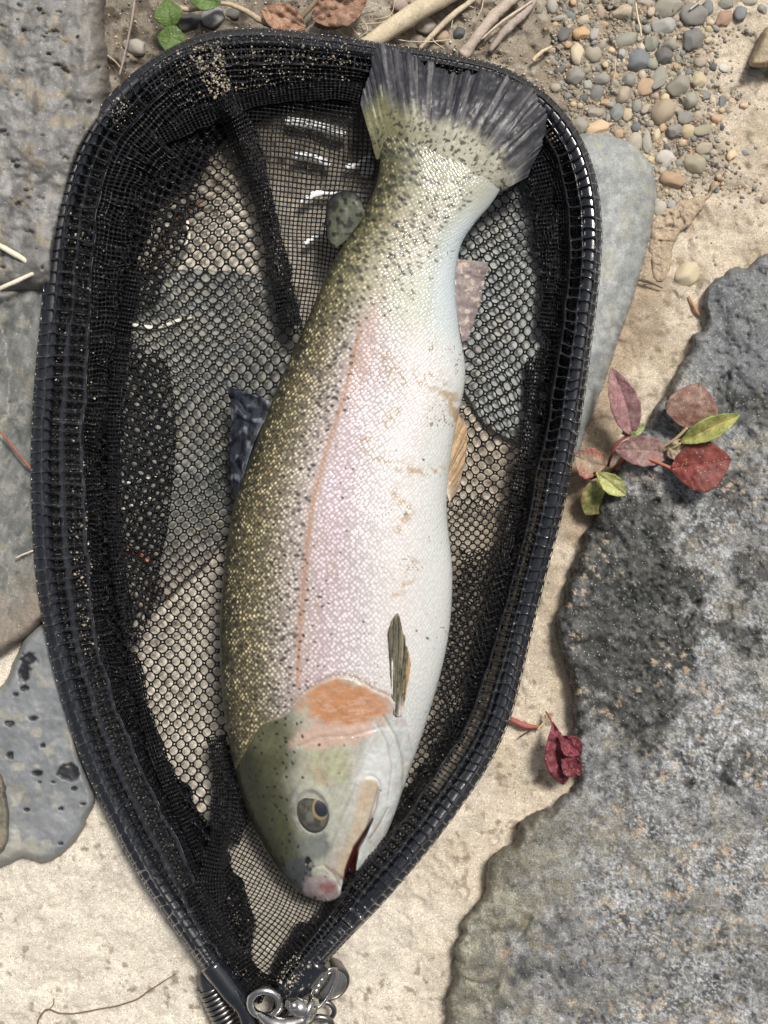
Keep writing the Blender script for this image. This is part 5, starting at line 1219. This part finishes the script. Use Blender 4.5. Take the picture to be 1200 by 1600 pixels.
def c_caud(u, l, ray, px, py):
    c = mix(np.broadcast_to(np.array([.026, .026, .032]), u.shape + (3,)), [.068, .068, .076], ray * ss(.35, .6, fbm(u * 14, l * 1.5, 480, 3)))
    c = mix(c, [.018, .018, .022], ss(.45, .62, fbm(u * 85, l * 2.5, 481, 4)) * .8); c = mix(c, [.17, .165, .16], ss(.56, .70, fbm(u * 70, l * 2.2, 482, 4)) * .55)
    ol = ss(.50, .26, l + (fbm(u * 26, l * 2, 483, 3) - .5) * .3 - .40 * ss(.3, 0, u)); c = mix(c, mix(np.broadcast_to(np.array([.15, .145, .08]), u.shape + (3,)), [.42, .40, .31], ss(.15, .5, u) * ss(1.1, .8, u)), ol)
    rt = ss(.78, 1.0, u) * ss(.9, .3, l); c = mix(c, [.24, .23, .20], rt * .8)
    sp_ = ss(.66, .74, fbm(px / 5 + py / 9, py / 6 - px / 11, 484, 2, .4)) * ss(.75, .2, l); return mix(c, [.02, .02, .02], sp_ * .8)
fin('tail_fin', [(588,250),(620,238),(655,238),(698,250),(735,272),(758,298),(782,300)], [(563,160),(578,112),(592,72),(645,90),(700,114),(760,116),(812,130),(846,160),(850,212),(824,276)],
    [.032,.0392,.0400,.0392,.032], [.036,.035,.036,.037,.034], c_caud, zmid=.0042, rays=21, nu=320, nv=90, amp=.00013, seed=490, thick=.0010)
def c_dors(u, l, ray, px, py):
    c = mix(np.broadcast_to(np.array([.028, .032, .042]), u.shape + (3,)), [.15, .16, .18], ss(.7, 1, ray) * ss(.35, .6, fbm(px / 6, py / 12, 491, 4))); c = mix(c, [.10, .11, .12], ss(.2, .0, l) * .8); return mix(c, [.008, .009, .013], ss(.52, .62, fbm(px / 7, py / 18, 492, 4)) * .8)
fin('dorsal_fin', [(432,628),(408,668),(390,712),(370,782)], [(355,604),(363,645),(358,700),(364,774)], [.034,.036,.037,.036], [.030,.029,.028,.030], c_dors, rays=5, amp=.0012, seed=493, thick=.0009)
def c_adip(u, l, ray, px, py):
    c = mix(np.broadcast_to(np.array([.075, .08, .055]), u.shape + (3,)), [.012, .012, .015], ss(.72, 1, l)); return mix(c, [.015, .016, .014], ss(.60, .68, vn(px / 6, py / 6, 495)) * .9)
fin('adipose_fin', [(524,388),(542,374),(556,356),(570,334)], [(512,372),(510,336),(516,308),(540,299),(560,308),(568,330)], [.034,.034,.034,.034], [.031,.032,.033,.033], c_adip, rays=3, amp=.0001, nu=60, seed=496, thick=.0016, zmid=.0015)
def c_anal(u, l, ray, px, py):
    c = mix(np.broadcast_to(np.array([.22, .18, .175]), u.shape + (3,)), [.32, .27, .25], ray * .6); c = mix(c, [.17, .14, .14], ss(.7, 1, l) * .6); return mix(c, [.55, .45, .36], ss(.6, .7, fbm(px / 9, py / 9, 497, 3)) * .7)
fin('anal_fin', [(706,404),(710,450),(716,500),(722,534)], [(763,410),(757,440),(748,480),(730,532)], [.030,.031,.031,.031], [.020,.020,.021,.026], c_anal, rays=7, amp=.0004, seed=498)
def c_pelv(u, l, ray, px, py):
    c = mix(np.broadcast_to(np.array([.46, .31, .17]), u.shape + (3,)), [.30, .21, .13], ray); c = mix(c, [.22, .18, .15], ss(.6, 1, u) * .7); return mix(c, [.60, .50, .42], ss(.35, .0, l) * .7)
fin('pelvic_fin', [(690,742),(694,760),(702,784)], [(717,646),(729,668),(727,712),(716,766)], [.036,.036,.036], [.024,.024,.026,.030], c_pelv, rays=7, amp=.0004, seed=499)
def c_pect(u, l, ray, px, py):
    c = mix(np.broadcast_to(np.array([.27, .24, .16]), u.shape + (3,)), [.12, .11, .08], ray); c = mix(c, [.46, .31, .15], ss(.72, .95, u) * .8); c = mix(c, [.05, .05, .045], ss(.55, .66, fbm(px / 3, py / 14, 501, 3)) * .7); return mix(c, [.56, .50, .48], ss(.35, .05, l) * ss(.45, .8, u) * .8)
zp = zbody(615, 1100)
fin('pectoral_fin', [(612,1114),(619,1120),(628,1118)], [(608,990),(618,960),(626,975),(642,1040)], [zp - .0018] * 3, [zbody(612, 1000) + .003, zbody(618, 985) + .003, zbody(630, 1020) + .0025], c_pect, rays=5, amp=.0006, nu=70, nv=60, seed=502)
# tiny translucent bubbles on the pelvic fin and tail
m_b, nt, b = new_mat('foam'); b.inputs['Base Color'].default_value = (.8, .78, .74, 1); b.inputs['Roughness'].default_value = .08; b.inputs['Coat Weight'].default_value = 1
# sand grains stuck to rim and net
pts = []; sz = []; cl = []
def grains_at(s0, s1, t0, t1, n_, smin, smax):
    for _ in range(n_):
        s_ = random.uniform(s0, s1); t_ = random.uniform(t0, t1); x, y, z_ = sleeve_pt(np.array([s_]), np.array([t_])); pts.append(W(x, y, z_ + .0006)[0]); sz.append(random.uniform(smin * .5, smax * random.choice([.5, .6, .9])) * S)
        cl.append(np.array(random.choice([(.42, .35, .25), (.36, .31, .23), (.5, .45, .36), (.25, .21, .15), (.3, .29, .27), (.16, .14, .11)])))
a_ = s_of(230, 95); b2 = s_of(345, 46); c3 = s_of(560, 60)
grains_at(a_, c3, .1, 1.5, 420, 1.2, 3.0); grains_at(s_of(290,60), b2, .3, 1.5, 260, 1.5, 3.6); grains_at(s_of(150,172), s_of(185,132), .2, .8, 60, 1.2, 3)
grains_at(s_of(49,800), s_of(80,1040), .7, 1.1, 110, 1.3, 3.2); grains_at(4, s_of(275,1455), .8, 1.8, 120, 1.4, 4); grains_at(s_of(49,800), s_of(86,320), .4, 1.3, 110, 1, 2.4)
grains_at(c3, s_of(850,143), .1, .9, 80, 1, 2.2); grains_at(s_of(498,1518), PL - 10, .4, 1.3, 90, 1.2, 3.2); grains_at(0, PL, .2, 2, 260, .8, 1.9)
scatter('sand_grains', pts, sz, cl, M_sand, 'wet sand grains clinging to the net rim', 'sand')
pts = []; sz = []; cl = []
for _ in range(260):
    a = random.random(); x = random.gauss(708, 7); y = random.gauss(745, 18)
    if random.random() < .25: x, y = random.gauss(745, 8), random.gauss(505, 14)
    if random.random() < .12: x, y = random.gauss(636, 5), random.gauss(160, 4)
    zf_ = .034 if y > 400 else .0405
    pts.append(W(x, y, zf_ + random.uniform(0, .002))); sz.append(random.uniform(.7, 1.5) * S); cl.append(np.array((.75, .72, .68)))
# white strips and flat patches, then straws, under the netting
for pts_, w_, lb in [
  ([(434,140),(460,147),(498,151)], 3.2, 'white strip under the fine mesh, topmost'), ([(446,189),(480,194),(512,202),(540,211)], 5, 'thick white strip under the fine mesh, second from top'),
  ([(458,244),(480,243),(500,250),(516,258)], 4, 'white strip under the fine mesh, left of the short pair'), ([(540,262),(558,258),(582,243)], 3.5, 'white strip slanting to the fish under the fine mesh'),
  ([(470,318),(490,304),(512,302),(530,303)], 4, 'bowed white strip left of the adipose fin'), ([(476,380),(495,370),(512,362)], 2.8, 'short white strip just below the bowed one')]:
    stick('straw', [(a, b_, .0065) for a, b_ in pts_], w_ * 1.5, (.86, .86, .84), lb, 'straw', 8, .05)
o = pebble(572, 262, 26, 34, 15, (.86,.86,.84), 'white flat patch under the fine mesh beside the fish', ANG[2], .4, zlift=.002)
pebble(552, 135, 38, 22, 20, (.8,.8,.78), 'white flat patch under the mesh left of the tail fin', ANG[4], .4, zlift=.002)
for pts_, w_, col_, lb in [
  ([(214,335),(250,333),(288,332)], 3, (.74,.70,.58), 'pale straw under the left mesh, top of the bent group'), ([(293,345),(294,375),(270,405),(240,425),(212,448)], 3, (.74,.68,.55), 'long curved pale straw under the left mesh'),
  ([(206,508),(245,511),(300,494)], 3.6, (.78,.74,.62), 'pale straw lying level under the left mesh'), ([(184,757),(215,751),(247,744)], 4, (.85,.83,.74), 'thin white straw under the left mesh, upper of two'),
  ([(174,796),(210,790),(240,779)], 4, (.85,.83,.74), 'thin white straw under the left mesh, lower of two'), ([(178,850),(205,860),(236,880)], 4.5, (.48,.20,.10), 'orange brown twig under the left mesh'),
  ([(262,205),(280,195),(302,180)], 1.6, (.62,.54,.38), 'tan straw in the dark corner of the net'), ([(230,430),(270,350),(320,310)], 3.4, (.13,.07,.04), 'dark twig under the left mesh crossing the curved straw')]:
    stick('straw', [(a, b_, .0056) for a, b_ in pts_], w_, col_, lb, 'straw', 6, .1)
